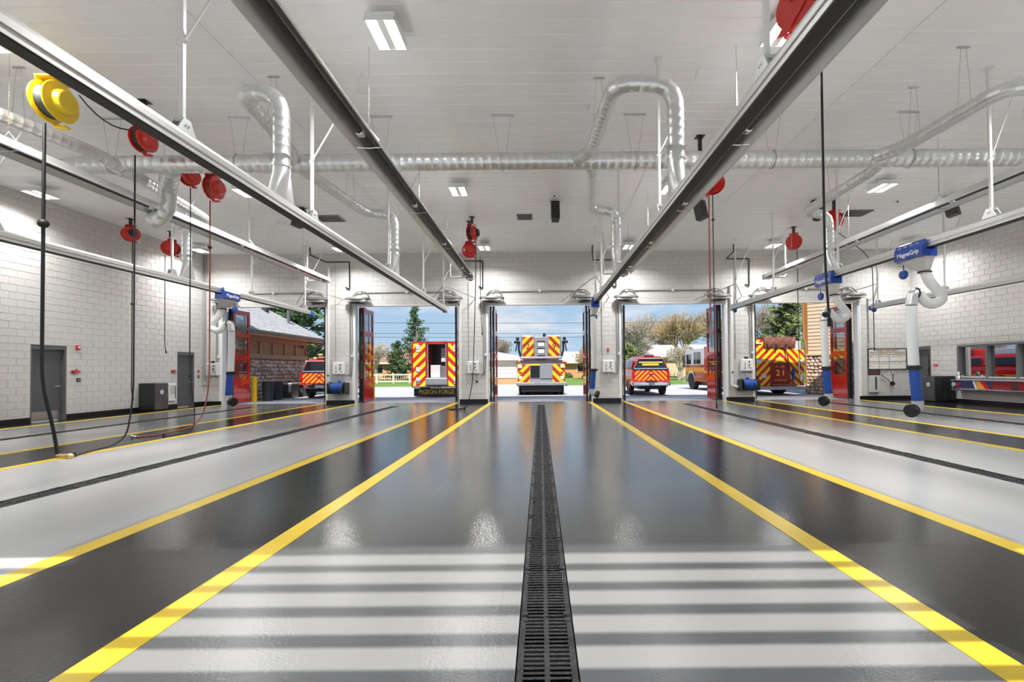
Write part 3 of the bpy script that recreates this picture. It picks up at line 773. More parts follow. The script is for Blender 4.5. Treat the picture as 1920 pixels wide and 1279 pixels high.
reel('upper red reel with black spring cap on the post by the centre bay', (-2.2, 15.3, 5.86), 'red_enamel', .25, R(-20), 'rubber',
     [(-2.08, 15.35, 5.6), (-2.12, 15.5, 4.2), (-2.3, 16.0, 1.0), (-2.55, 16.3, .06), (-3.0, 16.3, .02), (-3.3, 16.5, .02), (-2.7, 16.7, .02)], .014, 1.0, dark_face=True)
reel('lower red reel beside the upper one at the centre bay', (-2.36, 15.75, 5.42), 'red_enamel', .24, R(-75), 'rubber',
     [(-2.0, 15.75, 5.2), (-2.0, 15.8, 3.6), (-1.95, 15.8, 2.6)], .011, None)
reel('red reel above the main duct near the steep rail', (3.5, 10.1, 5.75), 'red_enamel', .23, R(30), 'rubber',
     [(3.78, 10.15, 5.5), (3.78, 10.15, 1.2), (3.78, 10.1, .55)], .011, 4.6)
reel('red reel below the steep rail holding the rust hose', (4.0, 10.7, 5.62), 'red_enamel', .25, R(60), 'red_hose',
     [(3.86, 10.6, 5.3), (3.86, 10.6, 2.6), (3.76, 10.5, 2.1)], .016, None)
reel('red reel hanging before the engine 21 bay', (9.1, 16.7, 5.86), 'red_enamel', .26, R(65), 'rubber',
     [(9.18, 16.65, 5.6), (9.18, 16.65, 2.0), (9.2, 16.6, 1.4)], .014, None)
reel('red reel behind the gooseneck duct over the two white hoses', (8.85, 14.0, 5.78), 'red_enamel', .25, R(25), 'rubber',
     [(8.75, 13.9, 5.5), (9.9, 13.9, 4.6), (9.9, 13.9, 2.2), (9.9, 13.9, 1.9)], .012, None)
reel('red reel at the top edge beside the steep rail', (3.2, 5.55, 5.72), 'red_enamel', .30, R(30), 'rubber',
     [(3.42, 5.6, 5.4), (3.42, 5.6, 2.6), (3.46, 5.6, 1.9)], .014, 2.0)

# ---- travelling exhaust grabbers on the rails
def grabber(label, x, y, s, drop=True, hang=False):
    """saddle on the rail with a hose; s = +1 hose loops towards +x"""
    t = thing('exhaust_grabber', label, 'exhaust hose', (x, y, RZ0), group='exhaust grabber hoses')
    f = -1 if x > 0 else 1      # lettered side faces the room centre line
    g = G(); g.prism([(f * .10, -.17), (f * .17, -.14), (f * .17, .06), (f * .13, .16), (f * .085, .16), (f * .085, -.03), (-f * .085, -.03), (-f * .085, .05), (-f * .12, .05), (-f * .12, -.17)], 'y', -.36, .36)
    sd = part('saddle', g, 'blue_enamel', t, label='blue magnetic rail carriage')
    text('MagneGrip', .125, 'white', sd, (f * .174, 0, -.05), (R(90), 0, R(90) * (1 if f > 0 else -1)))
    g = G()
    for k in range(4): g.box(f * .146, f * .152, -.26 + k * .15, -.17 + k * .15, .08, .115)
    part('lettering', g, 'white', sd)
    g = G()
    n = 14; top = []; bot = []
    for k in range(n):
        a = 2 * math.pi * k / n; c_, s_ = math.cos(a), math.sin(a); q = max(abs(c_), abs(s_))
        top.append(Vector((.12 * c_ / q, .34 * s_ / q, -.16))); bot.append(Vector((s * .08 + .095 * c_, -.1 + .095 * s_, -.42)))
    g.loft([top, bot]); hp = part('hopper', g, 'grey_sheet', t, 20)
    part('clamp', G().tube([(s * .08 + .108 * math.cos(a), -.1 + .108 * math.sin(a), -.44) for a in [2 * math.pi * k / 16 for k in range(16)]], .016, 6, closed=True), 'rubber', hp)
    g = G(); g.lathe([(.02, -.04), (.08, -.04), (.095, -.02), (.095, .02), (.08, .04), (.02, .04)], (-s * .06, .26, -.42), 'x', 14); g.cyl((-s * .06, .26, -.35), (-s * .06, .26, -.15), .012)
    part('balancer', g, 'blue_enamel', t, 40)
    if hang:
        P = [(s * .08, -.1, -.4), (s * .08, -.1, -.8), (s * .06, -.1, -1.3)]
        top_ = Vector((s * .06, -.1, -1.3))
    else:
        P = fillet([(s * .08, -.1, -.4), (s * .16, -.1, -.62), (s * .46, -.12, -.98), (s * .16, -.12, -1.12), (s * .0, -.1, -.94), (-s * .06, -.1, -.86)], .22, 7)
        top_ = Vector((-s * .2, -.1, -1.12))
    g = G(); corrugated(g, P, .095); part('upper_hose', g, 'white_hose', t, 60)
    if not hang:
        g = G(); g.tube(fillet([(-s * .05, -.1, -.86), (-s * .17, -.1, -.88), (-s * .2, -.1, -1.1)], .12, 5), .1, 14); part('elbow', g, 'galv', t, 50)
        g = G(); g.tube([(-s * .1 , -.1 + .105 * math.cos(a), -.865 + .105 * math.sin(a)) for a in [2 * math.pi * k / 14 for k in range(14)]], .014, 6, closed=True); part('clamp', g, 'rubber', t)
    a = top_; b = Vector((a.x + s * .03, a.y, -2.34)); c = Vector((b.x + s * .05, b.y, -3.0))
    g = G(); corrugated(g, [a, a.lerp(b, .5) + Vector((-s * .015, 0, 0)), b], .095); part('drop_hose', g, 'white_hose', t, 60)
    g = G(); g.cyl(b + Vector((0, 0, .04)), b - Vector((0, 0, .05)), .112, n=16); g.cyl(b + Vector((.1, 0, 0)), b + Vector((.16, 0, 0)), .025, n=8); part('coupling', g, 'rubber', t, 40)
    g = G(); corrugated(g, [b, c], .098); part('blue_hose', g, 'blue_hose', t, 60, 'blue lower hose section')
    nz = fillet([c, c + Vector((s * .01, 0, -.15)), c + Vector((-s * .17, -.07, -.19))], .12, 6)
    g = G(); g.tube(nz, [.1] * (len(nz) - 1) + [.105], 16); no = part('nozzle', g, 'plastic_grey', t, 50)
    d = (Vector(nz[-1]) - Vector(nz[-2])).normalized()
    g = G(); e_ = Vector(nz[-1]); g.tube([e_ - d * .02, e_ + d * .05, e_ + d * .055, e_ + d * .02], [.128, .128, .105, .095], 18); g.tube([e_ - d * .07, e_ - d * .04], .118, 18); part('rubber_boot', g, 'rubber', no, 40)
grabber('large white exhaust hose with blue end, nearest on the two-hose rail', RAILX[3], 9.43, 1)
grabber('white exhaust hose with blue end in front of the engine 21', RAILX[3], 12.3, 1)
grabber('white exhaust hose with blue end hanging by the stone-building bay', RAILX[0], 14.0, -1)
grabber('straight exhaust hose at the rail end on the centre bay pillar', RAILX[2], 16.55, -1, hang=True)

# ---- speakers, grilles, sprinklers, dome camera
for x, y, yw, lab in ((.48, 13.8, 0, 'black ceiling speaker over the centre bay'), (4.77, 13.8, 35, 'black ceiling speaker behind the steep rail'), (12.1, 13.7, 30, 'black ceiling speaker near the window wall'),
                      (8.3, 13.9, 20, 'black ceiling speaker behind the gooseneck of the two-hose rail'), (-7.3, 14.2, -30, 'black ceiling speaker over the open-backed truck bay')):
    t = thing('speaker', lab, 'speaker', (x, y, ZC - .36), (R(-12), 0, R(yw)), 'black ceiling speakers')
    part('cabinet', G().prism([(-.13, -.14), (.13, -.14), (.1, .14), (-.1, .14)], 'z', -.27, .27), 'dark_plastic', t)
    part('grille', G().bbox(-.11, .11, -.15, -.14, -.25, .25, .004), 'black_metal', t)
    g = G(); g.tube([(0, .1, .1), (0, .14, .2), (0, .06, .36)], .02, 8); g.box(-.06, .06, 0, .12, .345, .36); part('bracket', g, 'black_metal', t)
for x, y, a, b, lab in ((-.47, 15.3, .25, .25, 'square dark ceiling grille over the centre bay'), (-6.85, 15.3, .4, .3, 'dark ceiling grille above the open-backed truck bay'), (10.3, 15.2, .4, .3, 'dark ceiling grille above the engine 21 bay')):
    t = thing('ceiling_grille', lab, 'vent', (x, y, ZC - .006), group='dark ceiling grilles')
    g = G(); g.box(-a, a, -b, -b + .03, -.03, 0); g.box(-a, a, b - .03, b, -.03, 0); g.box(-a, -a + .03, -b, b, -.03, 0); g.box(a - .03, a, -b, b, -.03, 0); part('frame', g, 'frame_grey', t)
    part('duct_face', G().box(-a + .03, a - .03, -b + .03, b - .03, -.006, 0), 'black_metal', t)
    n = 10
    for k in range(n):
        y0 = -b + .04 + k * (2 * b - .08) / n
        part('louver', G().box(-a + .03, a - .03, y0, y0 + .012, -.028, -.006), 'frame_grey', t)
for x, y, lab in ((.95, 8.85, 'small white sprinkler head before the centre of the main duct'), (4.05, 8.85, 'small white sprinkler head right of the steep rail'), (9.2, 13.0, 'small white sprinkler head over the two-hose rail'),
                  (13.0, 13.0, 'small white sprinkler head by the window wall'), (.25, 15.9, 'small white sprinkler head in front of the centre bay lintel')):
    t = thing('sprinkler_head', lab, 'sprinkler', (x, y, ZC - .005), group='white sprinkler heads')
    g = G(); g.lathe([(.01, 0), (.045, 0), (.04, -.02), (.015, -.03), (.012, -.07), (.03, -.075), (.03, -.08), (.01, -.08)][::-1], (0, 0, 0), 'z', 14); part('head', g, 'white', t, 40)
for x, y, lab in ((.45, 13.4, 'white dome camera on the ceiling before the centre bay'), (10.8, 14.1, 'white dome camera on the ceiling before the engine 21 bay')):
    t = thing('dome_camera', lab, 'camera', (x, y, ZC - .005), group='white dome cameras')
    g = G(); g.lathe([(.01, -.07), (.05, -.06), (.07, -.03), (.08, 0), (.01, 0)], (0, 0, 0), 'z', 18); part('housing', g, 'white', t, 40)
    part('eye', G().ball((0, -.045, -.045), .03), 'dark_glass', t, 40)

# ================================================================ things on the walls
BY = [None] + BAYX
# ---- door operators above the openings
for i, c in enumerate(BAYX):
    for s in (-1, 1):
        x = c + s * (HALF - .22 if s < 0 else HALF - .35)
        end = ('end nearer the reels' if s < 0 else 'end nearer the hoses') if i == 2 else ('end nearer the centre bay' if (s > 0) == (i < 2) else 'end away from the centre bay')
        t = thing('door_operator', 'grey door operator housing above the %s, %s' % (BAYS[i + 1], end), 'door operator', (x, YB - .014, 4.34), group='door operators')
        g = G(); n = 20
        def ring(a, b, z, q=0): return [Vector((a * math.cos(2 * math.pi * k / n), -.24 + b * math.sin(2 * math.pi * k / n), z)) for k in range(n)]
        g.loft([ring(.42, .17, .02), ring(.52, .22, .04), ring(.52, .22, .1), ring(.44, .18, .15)]); part('housing', g, 'operator_grey', t, 40)
        g = G(); g.bbox(-.4, .4, -.4, -.05, -.05, .02, .015); part('base_plate', g, 'plastic_grey', t)
        g = G(); g.bbox(-.16, .1, -.36, -.12, -.085, -.045, .01); g.cyl((s * .25, -.2, -.1), (s * .25, -.2, 0), .05, n=12); part('motor', g, 'dark_plastic', t)
        g = G(); g.tube(fillet([(-s * .45, -.1, .1), (-s * .35, -.08, .42), (s * .1, -.06, .42), (s * .3, -.08, .12)], .2, 5), .026, 8); part('flexible_conduit', g, 'operator_grey', t, 40)
        part('junction_box', G().bbox(-s * .05 - .05, -s * .05 + .05, -.08, -.002, .34, .45, .012), 'white', t)
        g = G(); g.tube([(s * .25, -.2, -.08), (s * .05, -.1, -.1), (-s * .25, -.04, -.1)], .018, 6); part('swing_arm', g, 'black_metal', t)
    t = thing('wall_conduit', 'thin horizontal grey conduit above the door of the ' + BAYS[i + 1], 'conduit', (c, YB - .014, 4.72), group='lintel conduits')
    part('pipe', G().cyl((-HALF + .55, -.03, 0), (HALF - .6, -.03, 0), .028, n=10), 'conduit', t, 40)
    part('junction_box', G().bbox(-.05, .05, -.07, -.004, -.06, .06, .012), 'white', t)

# ---- pillars: control boxes, conduits, hose reels
pn = ['pillar stub by the grey doors', 'pillar between the stone-building and open-backed truck bays', 'pillar between the open-backed truck and centre bays',
      'pillar between the centre and camper-top pickup bays', 'pillar between the camper-top pickup and engine 21 bays', 'last pillar by the whiteboard']
bx = [-13.84, -8.5, -2.83, 2.88, 8.72]
for i, x in enumerate(bx):
    t = thing('control_box', 'pale door control box on the ' + pn[i], 'control box', (x, YB - .014, 1.5), group='door control boxes')
    part('enclosure', G().bbox(-.25, .25, -.17, -.01, -.26, .26, .02), 'white', t)
    part('cover', G().bbox(-.22, .22, -.182, -.168, -.23, .23, .008), 'plastic_grey' if i == 0 else 'white', t)
    g = G()
    for dx, dz, w, h in ((.08, .14, .06, .05), (.08, .02, .07, .04), (.06, -.06, .05, .03), (-.1, .02, .02, .16), (.13, -.12, .05, .03)): 
        part('button', G().bbox(dx - w / 2, dx + w / 2, -.198, -.18, dz - h / 2, dz + h / 2, .005), 'dark_plastic', t)
    part('button', G().lathe([(.001, -.21), (.022, -.21), (.025, -.18)], (-.1, 0, -.12), 'y', 10), 'lamp_red', t)
    if i in (0, 4): part('beacon', G().bbox(-.08, .06, -.14, -.05, .26, .36, .02), 'dark_plastic', t)
    part('pull_switch', G().bbox(-.02, .04, -.06, -.005, -.42, -.31, .01), 'white', t)
    r = PIL[i][1]; 
    t = thing('wall_conduit', 'paired grey conduits on the ' + pn[i], 'conduit', (r - .16, YB - .014, 0), group='pillar conduits')
    part('pipe', G().tube(fillet([(0, -.035, 4.3), (0, -.035, 1.25), (-.12, -.035, 1.2)], .1), .028, 8), 'conduit', t, 40)
    if i: part('pipe', G().tube(fillet([(.09, -.035, 4.3), (.09, -.035, 1.5), (.02, -.035, 1.15)], .1), .022, 8), 'conduit', t, 40)
    part('junction_box', G().bbox(.04, .14, -.08, -.004, 1.98, 2.08, .012), 'white', t)
for i, x, m_, r_ in ((1, PIL[1][0] + .12, 'white', .055), (4, PIL[4][0] + .2, 'white', .06)):
    t = thing('water_pipe', 'white vertical water pipe down the ' + pn[i], 'pipe', (x, YB - .014, 0), group='white pillar pipes')
    P = [(0, -.07, ZC - .6), (0, -.07, .95)] if i == 1 else fillet([(0, -.07, 4.9), (0, -.07, .62), (.25, -.07, .58)], .15)
    part('pipe', G().tube(P, r_, 12), m_, t, 40)
    for z in (1.9, 3.4): part('clip', G().bbox(-.1, .1, -.03, -.004, z - .03, z + .03, .008), 'white', t)
    part('valve', G().lathe([(.02, -.16), (.04, -.15), (.04, -.12), (.015, -.11)], (0, 0, 1.2), 'y', 10), 'dark_plastic', t, 40)
for i in (1, 2, 3, 4):
    x = PIL[i][0] + .38
    t = thing('cable_conduit', 'thin dark cable down the ' + pn[i], 'conduit', (x, YB - .014, 0), group='thin pillar cables')
    part('pipe', G().tube([(0, -.03, ZC - .45), (0, -.03, 1.76)], .012, 6), 'conduit', t)
    g = G(); g.tube(fillet([(-.5, -1.2, ZC - .05), (-.5, -1.2, ZC - .35), (-.35, -.08, ZC - .38), (.62, -.08, ZC - .38), (.62, -.05, 4.85), (.45, -.05, 4.95)], .06), .026, 8)
    part('black_pipe', g, 'black_metal', t, 40, 'black gas pipe looping at the ceiling')
for i, x, z in ((1, -8.5, .68), (4, 8.75, .68)):
    t = thing('water_hose_reel', 'blue hose reel low on the ' + pn[i], 'hose reel', (x, YB - .014, z), group='blue wall hose reels')
    g = G(); g.bbox(-.4, .4, -.05, -.005, -.26, .22, .01); g.bbox(.32, .4, -.42, -.03, -.24, .2, .02); g.bbox(-.4, -.34, -.42, -.03, -.24, .2, .02); part('bracket', g, 'black_metal', t)
    g = G(); g.lathe([(.05, -.31), (.24, -.31), (.25, -.29), (.24, -.27), (.1, -.27), (.1, .25), (.24, .25), (.25, .27), (.24, .29), (.05, .29)], (0, -.25, 0), 'x', 24); part('drum', g, 'black_metal', t, 40)
    for k in range(9):
        part('hose_coil', G().tube([(-.23 + k * .056, -.25 + .19 * math.cos(a), .19 * math.sin(a)) for a in [2 * math.pi * q / 18 for q in range(18)]], .03, 8, closed=True), 'blue_hose', t, 60)
    g = G(); g.tube(fillet([(.1, -.46, .1), (.2, -.48, -.05), (.25, -.46, -.3)], .1), .02, 8); part('nozzle', g, 'dark_plastic', t, 40)
    g = G(); g.bbox(-.05, .06, -.12, -.02, .2, .3, .02); part('mount', g, 'blue_enamel', t)
t = thing('fire_alarm_pull', 'small red alarm box on the centre bay pillar above the control box', 'alarm', (2.88, YB - .014, 2.2), group='small red alarm boxes')
part('box', G().bbox(-.05, .05, -.05, -.004, -.07, .07, .01), 'red_enamel', t); part('handle', G().bbox(-.03, .03, -.06, -.05, -.02, .0, .004), 'white', t)

# ---- left wall bits
def onwall(x, s, y, z, name, label, cat, group=None):
    """root on a side wall, local +y pointing into the room"""
    t = thing(name, label, cat, (x, y, z), (0, 0, -math.pi / 2 if s > 0 else math.pi / 2), group); return t
t = onwall(XL, 1, 14.48, 2.17, 'fire_alarm_strobe', 'red fire alarm strobe beside the first grey door', 'alarm')
part('box', G().bbox(-.06, .06, .009, .06, -.07, .07, .012), 'red_enamel', t); part('flash', G().bbox(-.03, .03, .06, .075, -.02, .04, .008), 'white', t)
for y, lab in ((14.42, 'dark red hook holder right of the first grey door'), (18.28, 'dark red hook holder left of the second grey door')):
    t = onwall(XL, 1, y, 1.45, 'wall_hook', lab, 'hook', 'red wall hooks')
    part('plate', G().bbox(-.13, .13, .009, .03, -.06, .02, .01), 'truck_maroon', t)
    part('hook', G().tube(fillet([(-.12, .05, -.03), (.1, .09, -.05), (.13, .1, .0), (.02, .08, .05)], .04), .022, 8), 'red_enamel', t, 40)
for y, z, lab, m_ in ((14.52, 1.17, 'black switch plate beside the first grey door', 'dark_plastic'), (19.62, 1.2, 'small black and white switch by the corner past the second grey door', 'dark_plastic'), (19.62, 1.42, 'small red plate above the corner switch', 'red_enamel')):
    t = onwall(XL, 1, y, z, 'switch_plate', lab, 'switch'); part('plate', G().bbox(-.06, .06, .009, .022, -.06, .06, .006), m_, t); part('toggle', G().bbox(-.012, .012, .022, .035, -.02, .02, .004), 'white', t)
def cabinet(label, x0, x1, y0, y1, front, group):
    """steel cabinet standing against a side wall; front = +1 front faces +x, -1 faces -x"""
    t = thing('steel_cabinet', label, 'cabinet', ((x0 + x1) / 2, (y0 + y1) / 2, 0), group=group)
    a, b = (x1 - x0) / 2, (y1 - y0) / 2
    part('body', G().bbox(-a, a, -b, b, .04, 1.0, .012), 'cabinet_dark', t)
    part('plinth', G().box(-a + .03, a - .03, -b + .03, b - .03, 0, .04), 'base_black', t)
    f = front * a
    d = part('door', G().bbox(min(f, f + front * .02), max(f, f + front * .02), -b + .01, b - .01, .06, .985, .006), 'cabinet_front', t)
    f += front * .02
    g = G(); g.lathe([(.001, front * .004), (.07, front * .004), (.07, 0)], (f, 0, .68), 'x', 20); part('emblem', g, 'white', d, label='round white emblem')
    g = G()
    for k in range(5):
        an = 2 * math.pi * k / 5 + .3
        g.lathe([(.001, front * .007), (.032, front * .007), (.032, 0)], (f, .055 * math.cos(an), .68 + .055 * math.sin(an)), 'x', 10)
    part('emblem_lobes', g, 'white', d)
    g = G(); g.lathe([(.001, front * .009), (.018, front * .009), (.018, front * .004), (.03, front * .004)], (f, 0, .68), 'x', 10); part('emblem_mark', g, 'dark_plastic', d)
    part('lock', G().cyl((f, b * .8, .5), (f + front * .02, b * .8, .5), .015, n=8), 'steel', d)
cabinet('dark steel cabinet with white emblem between the two grey doors', XL + .01, -13.72, 16.7, 17.3, 1, 'dark steel cabinets')
cabinet('dark steel cabinet with white emblem beside the window band', 15.0, XR - .01, 17.86, 18.43, -1, 'dark steel cabinets')
t = onwall(XL, 1, 18.18, .62, 'extinguisher_cabinet', 'white recessed cabinet with glass front beside the dark cabinet', 'wall cabinet')
part('frame', G().bbox(-.17, .17, .009, .06, -.34, .34, .012), 'white', t); part('door', G().bbox(-.11, .13, .06, .07, -.05, .28, .006), 'plastic_grey', t); part('slot', G().box(-.15, -.115, .06, .066, -.25, .25), 'dark_plastic', t)

# ---- whiteboard, dispenser and cable by the right corner
t = thing('whiteboard', 'white schedule board with red and amber handwriting', 'whiteboard', (14.72, YB - .014, 1.72))
part('board', G().bbox(-.80, .80, -.035, -.01, -.44, .42, .006), 'paper', t)
g = G(); g.box(-.82, .82, -.05, -.01, .41, .44); g.box(-.82, .82, -.05, -.01, -.46, -.43); g.box(-.82, -.79, -.05, -.01, -.46, .44); g.box(.79, .82, -.05, -.01, -.46, .44); part('frame', g, 'black_metal', t)
g = G()
for z in (.28, .18, -.12): g.box(-.79, .79, -.038, -.034, z - .008, z + .008)
for x in (-.36, .08): g.box(x - .008, x + .008, -.038, -.034, -.43, .18)
part('grid_line', g, 'black_metal', t)
def scribble(parent, x0, x1, z, h, m_, y=-.039, seed=1, th=.012):
    rnd = random.Random(seed); g = G(); x = x0
    while x < x1:
        w = rnd.uniform(.03, .055); k = rnd.choice((0, 1, 2, 3))
        if rnd.random() < .15: x += w; continue
        g.box(x, x + th, y - .003, y, z - h / 2, z + h / 2)
        if k != 1: g.box(x, x + w * .75, y - .003, y, z + h / 2 - th, z + h / 2)
        if k != 2: g.box(x, x + w * .75, y - .003, y, z - th / 2, z + th / 2)
        if k == 3: g.box(x + w * .6, x + w * .6 + th, y - .003, y, z - h / 2, z + h / 2)
        x += w + .015
    part('handwriting', g, m_, parent, kind='stuff')
scribble(t, -.5, .5, .345, .08, 'ink_red', seed=3)
for k, (a, b, z) in enumerate(((-.74, -.4, .1), (-.3, .04, .1), (.15, .7, .1), (-.74, -.4, -.2), (-.3, .04, -.2), (.22, .6, -.2), (-.74, -.68, -.3), (-.3, -.24, -.32), (-.7, .7, .23))): scribble(t, a, b, z, .055, 'ink_amber', seed=10 + k)
t = thing('wipe_dispenser', 'grey wall dispenser with red and black header under the whiteboard', 'dispenser', (14.13, YB - .014, .92))
part('header', G().bbox(-.24, .24, -.1, -.01, .1, .32, .012), 'dark_plastic', t); scribble(t, -.17, .15, .21, .08, 'red_enamel', -.1, 5)
part('body', G().bbox(-.22, .22, -.14, -.01, -.62, .1, .02), 'plastic_grey', t); part('slot', G().box(-.02, .05, -.146, -.138, -.5, .04), 'dark_plastic', t)
t = thing('wall_cable', 'black cable loop with round plug hanging from a wall outlet', 'cable', (14.95, YB - .014, .95))
part('outlet', G().bbox(-.05, .05, -.04, -.005, .12, .24, .01), 'plastic_grey', t)
part('cable', G().tube(fillet([(0, -.05, .15), (-.03, -.06, -.2), (-.1, -.07, -.3), (-.3, -.06, -.05), (-.52, -.06, .1)], .12), .012, 6), 'rubber', t, 50)
part('plug', G().lathe([(.02, -.1), (.09, -.1), (.09, -.04), (.02, -.04)], (-.06, 0, -.28), 'y', 16), 'rubber', t, 40)
# ---- right wall: bumper shelf and small plates
t = onwall(XR, -1, 15.55, .72, 'bumper_counter', 'chrome fire engine bumper with flame mural under the window', 'counter')
L_ = 2.1
part('shelf', G().bbox(-L_, L_, .009, .42, .12, .16, .015), 'chrome', t)
part('lower_lip', G().bbox(-L_, L_, .3, .42, -.2, -.16, .015), 'chrome', t)
part('face', G().box(-L_ + .04, L_ - .04, .36, .39, -.16, .12), 'navy', t)
fg = G(); fg.prism([(.55, -.15), (.75, .11), (.95, .11), (.75, -.15)], 'y', .39, .395); part('flame', fg, 'red_enamel', t)
fg = G(); fg.prism([(.72, -.15), (.92, .11), (1.1, .11), (1.0, -.15)], 'y', .39, .396); part('flame', fg, 'orange_band', t)
fg = G(); fg.prism([(1.02, -.15), (1.12, .11), (1.2, .11), (1.1, -.15)], 'y', .39, .397); part('flame', fg, 'white', t)
part('panel', G().box(-.9, .5, .39, .394, -.15, .11), 'truck_maroon', t)
for x in (1.75, 1.95): part('lamp', G().lathe([(.001, .43), (.07, .43), (.08, .39)], (x, 0, -.02), 'y', 16), 'lamp_red' if x < 1.9 else 'lamp_clear', t, 40)
part('lamp', G().lathe([(.001, .41), (.1, .41), (.11, .39)], (-.3, 0, -.02), 'y', 16), 'dark_plastic', t, 40)
for x in (-L_, L_ - .1): part('end_bracket', G().bbox(x, x + .1, .009, .4, -.25, .12, .02), 'chrome', t)
t = onwall(XR, -1, 17.45, .88, 'bell', 'polished chrome bell standing on the bumper counter', 'bell')
part('bell_body', G().lathe([(.09, 0), (.1, .02), (.05, .1), (.04, .16), (.07, .2), (.05, .26), (.02, .3)], (0, .25, 0.005), 'z', 18), 'chrome', t, 40)
part('horn', G().lathe([(.05, -.12), (.02, 0), (.015, .1)], (-.05, .25, .12), 'x', 14), 'chrome', t, 40)
t = onwall(XR, -1, 18.75, 1.42, 'warning_plate', 'small red plate beside the door behind the hose', 'sign'); part('plate', G().bbox(-.1, .1, .009, .02, -.05, .05, .005), 'red_enamel', t); scribble(t, -.07, .07, 0, .03, 'white', .024, 8, .008)
t = onwall(XR, -1, 18.62, 1.12, 'light_switch', 'small white switch over the cabinet by the window', 'switch'); part('plate', G().bbox(-.04, .04, .009, .02, -.06, .06, .006), 'white', t); part('toggle', G().bbox(-.01, .01, .02, .035, -.02, .02, .004), 'dark_plastic', t)
t = thing('corner_conduit', 'grey conduit running up the corner past the second grey door', 'conduit', (XL + .09, YB - .014, 0)); part('pipe', G().cyl((0, -.04, .95), (0, -.04, ZC - .02), .03, n=8), 'conduit', t, 40)
part('elbow_box', G().bbox(-.06, .06, -.08, -.004, .85, .97, .012), 'plastic_grey', t)
t = thing('corner_conduit', 'grey conduit on the wall above the whiteboard', 'conduit', (13.95, YB - .014, 0)); part('pipe', G().cyl((0, -.03, 2.35), (0, -.03, 4.3), .022, n=8), 'conduit', t, 40)
part('elbow_box', G().bbox(-.05, .05, -.06, -.004, 2.27, 2.37, .01), 'plastic_grey', t)

# ================================================================ outdoors
ap = part('ground_apron', G().box(-70, 70, 20.25, 38, -.3, -.012).box(-70, 70, -40, YF, -.3, -.012), 'concrete'); tag(ap, 'pale sunlit concrete apron outside the bays', kind='structure')
g = G()
for x in (-16.98, -14.2, -8.49, -2.83, 2.83, 8.49, 14.2): g.box(x - .008, x + .008, 20.3, 38, -.013, -.0105)
for y in (25.5, 31.0): g.box(-30, 30, y - .008, y + .008, -.013, -.0105)
part('slab_joint', g, 'asphalt', ap)
g = G(); ys_ = [38, 60, 120, 260]; zs_ = [0.0, .45, 1.2, 2.0]
for i in range(3):
    k = len(g.v); g.v += [(-160, ys_[i], zs_[i]), (160, ys_[i], zs_[i]), (160, ys_[i + 1], zs_[i + 1]), (-160, ys_[i + 1], zs_[i + 1])]; g.f.append((k, k + 1, k + 2, k + 3))
lw = part('lawn', g, 'grass'); tag(lw, 'green lawn rising towards the houses', kind='structure')
tag(part('kerb', G().box(-70, 70, 37.9, 38.1, -.2, .1), 'concrete'), 'pale concrete kerb along the lawn', kind='structure')
tag(part('driveway', G().prism([(38.1, .02), (60, .47), (60, .3), (38.1, -.15)], 'x', -6.5, -1.0), 'concrete'), 'pale driveway up to the tan garage', kind='structure')

# ---- wheels and lettering helpers for vehicles
def wheel(parent, x, y, r, w, rim='steel', name='wheel'):
    g = G(); s = 1 if x > 0 else -1
    g.lathe([(r * .55, -w / 2), (r * .93, -w / 2), (r, -w / 2 + .03), (r, w / 2 - .03), (r * .93, w / 2), (r * .55, w / 2)], (x, y, r), 'x', 26)
    o = part(name, g, 'tyre', parent, 35)
    g = G(); g.lathe([(r * .56, -w * .42), (r * .56, w * .42), (r * .5, w * .40), (r * .42, w * .2), (r * .2, w * .25), (r * .16, w * .42), (.01, w * .43)] if s > 0 else
                     [(r * .56, w * .42), (r * .56, -w * .42), (r * .5, -w * .40), (r * .42, -w * .2), (r * .2, -w * .25), (r * .16, -w * .42), (.01, -w * .43)], (x, y, r), 'x', 20)
    part('rim', g, rim, o, 35)
FR = (R(90), 0, 0)      # text facing -y

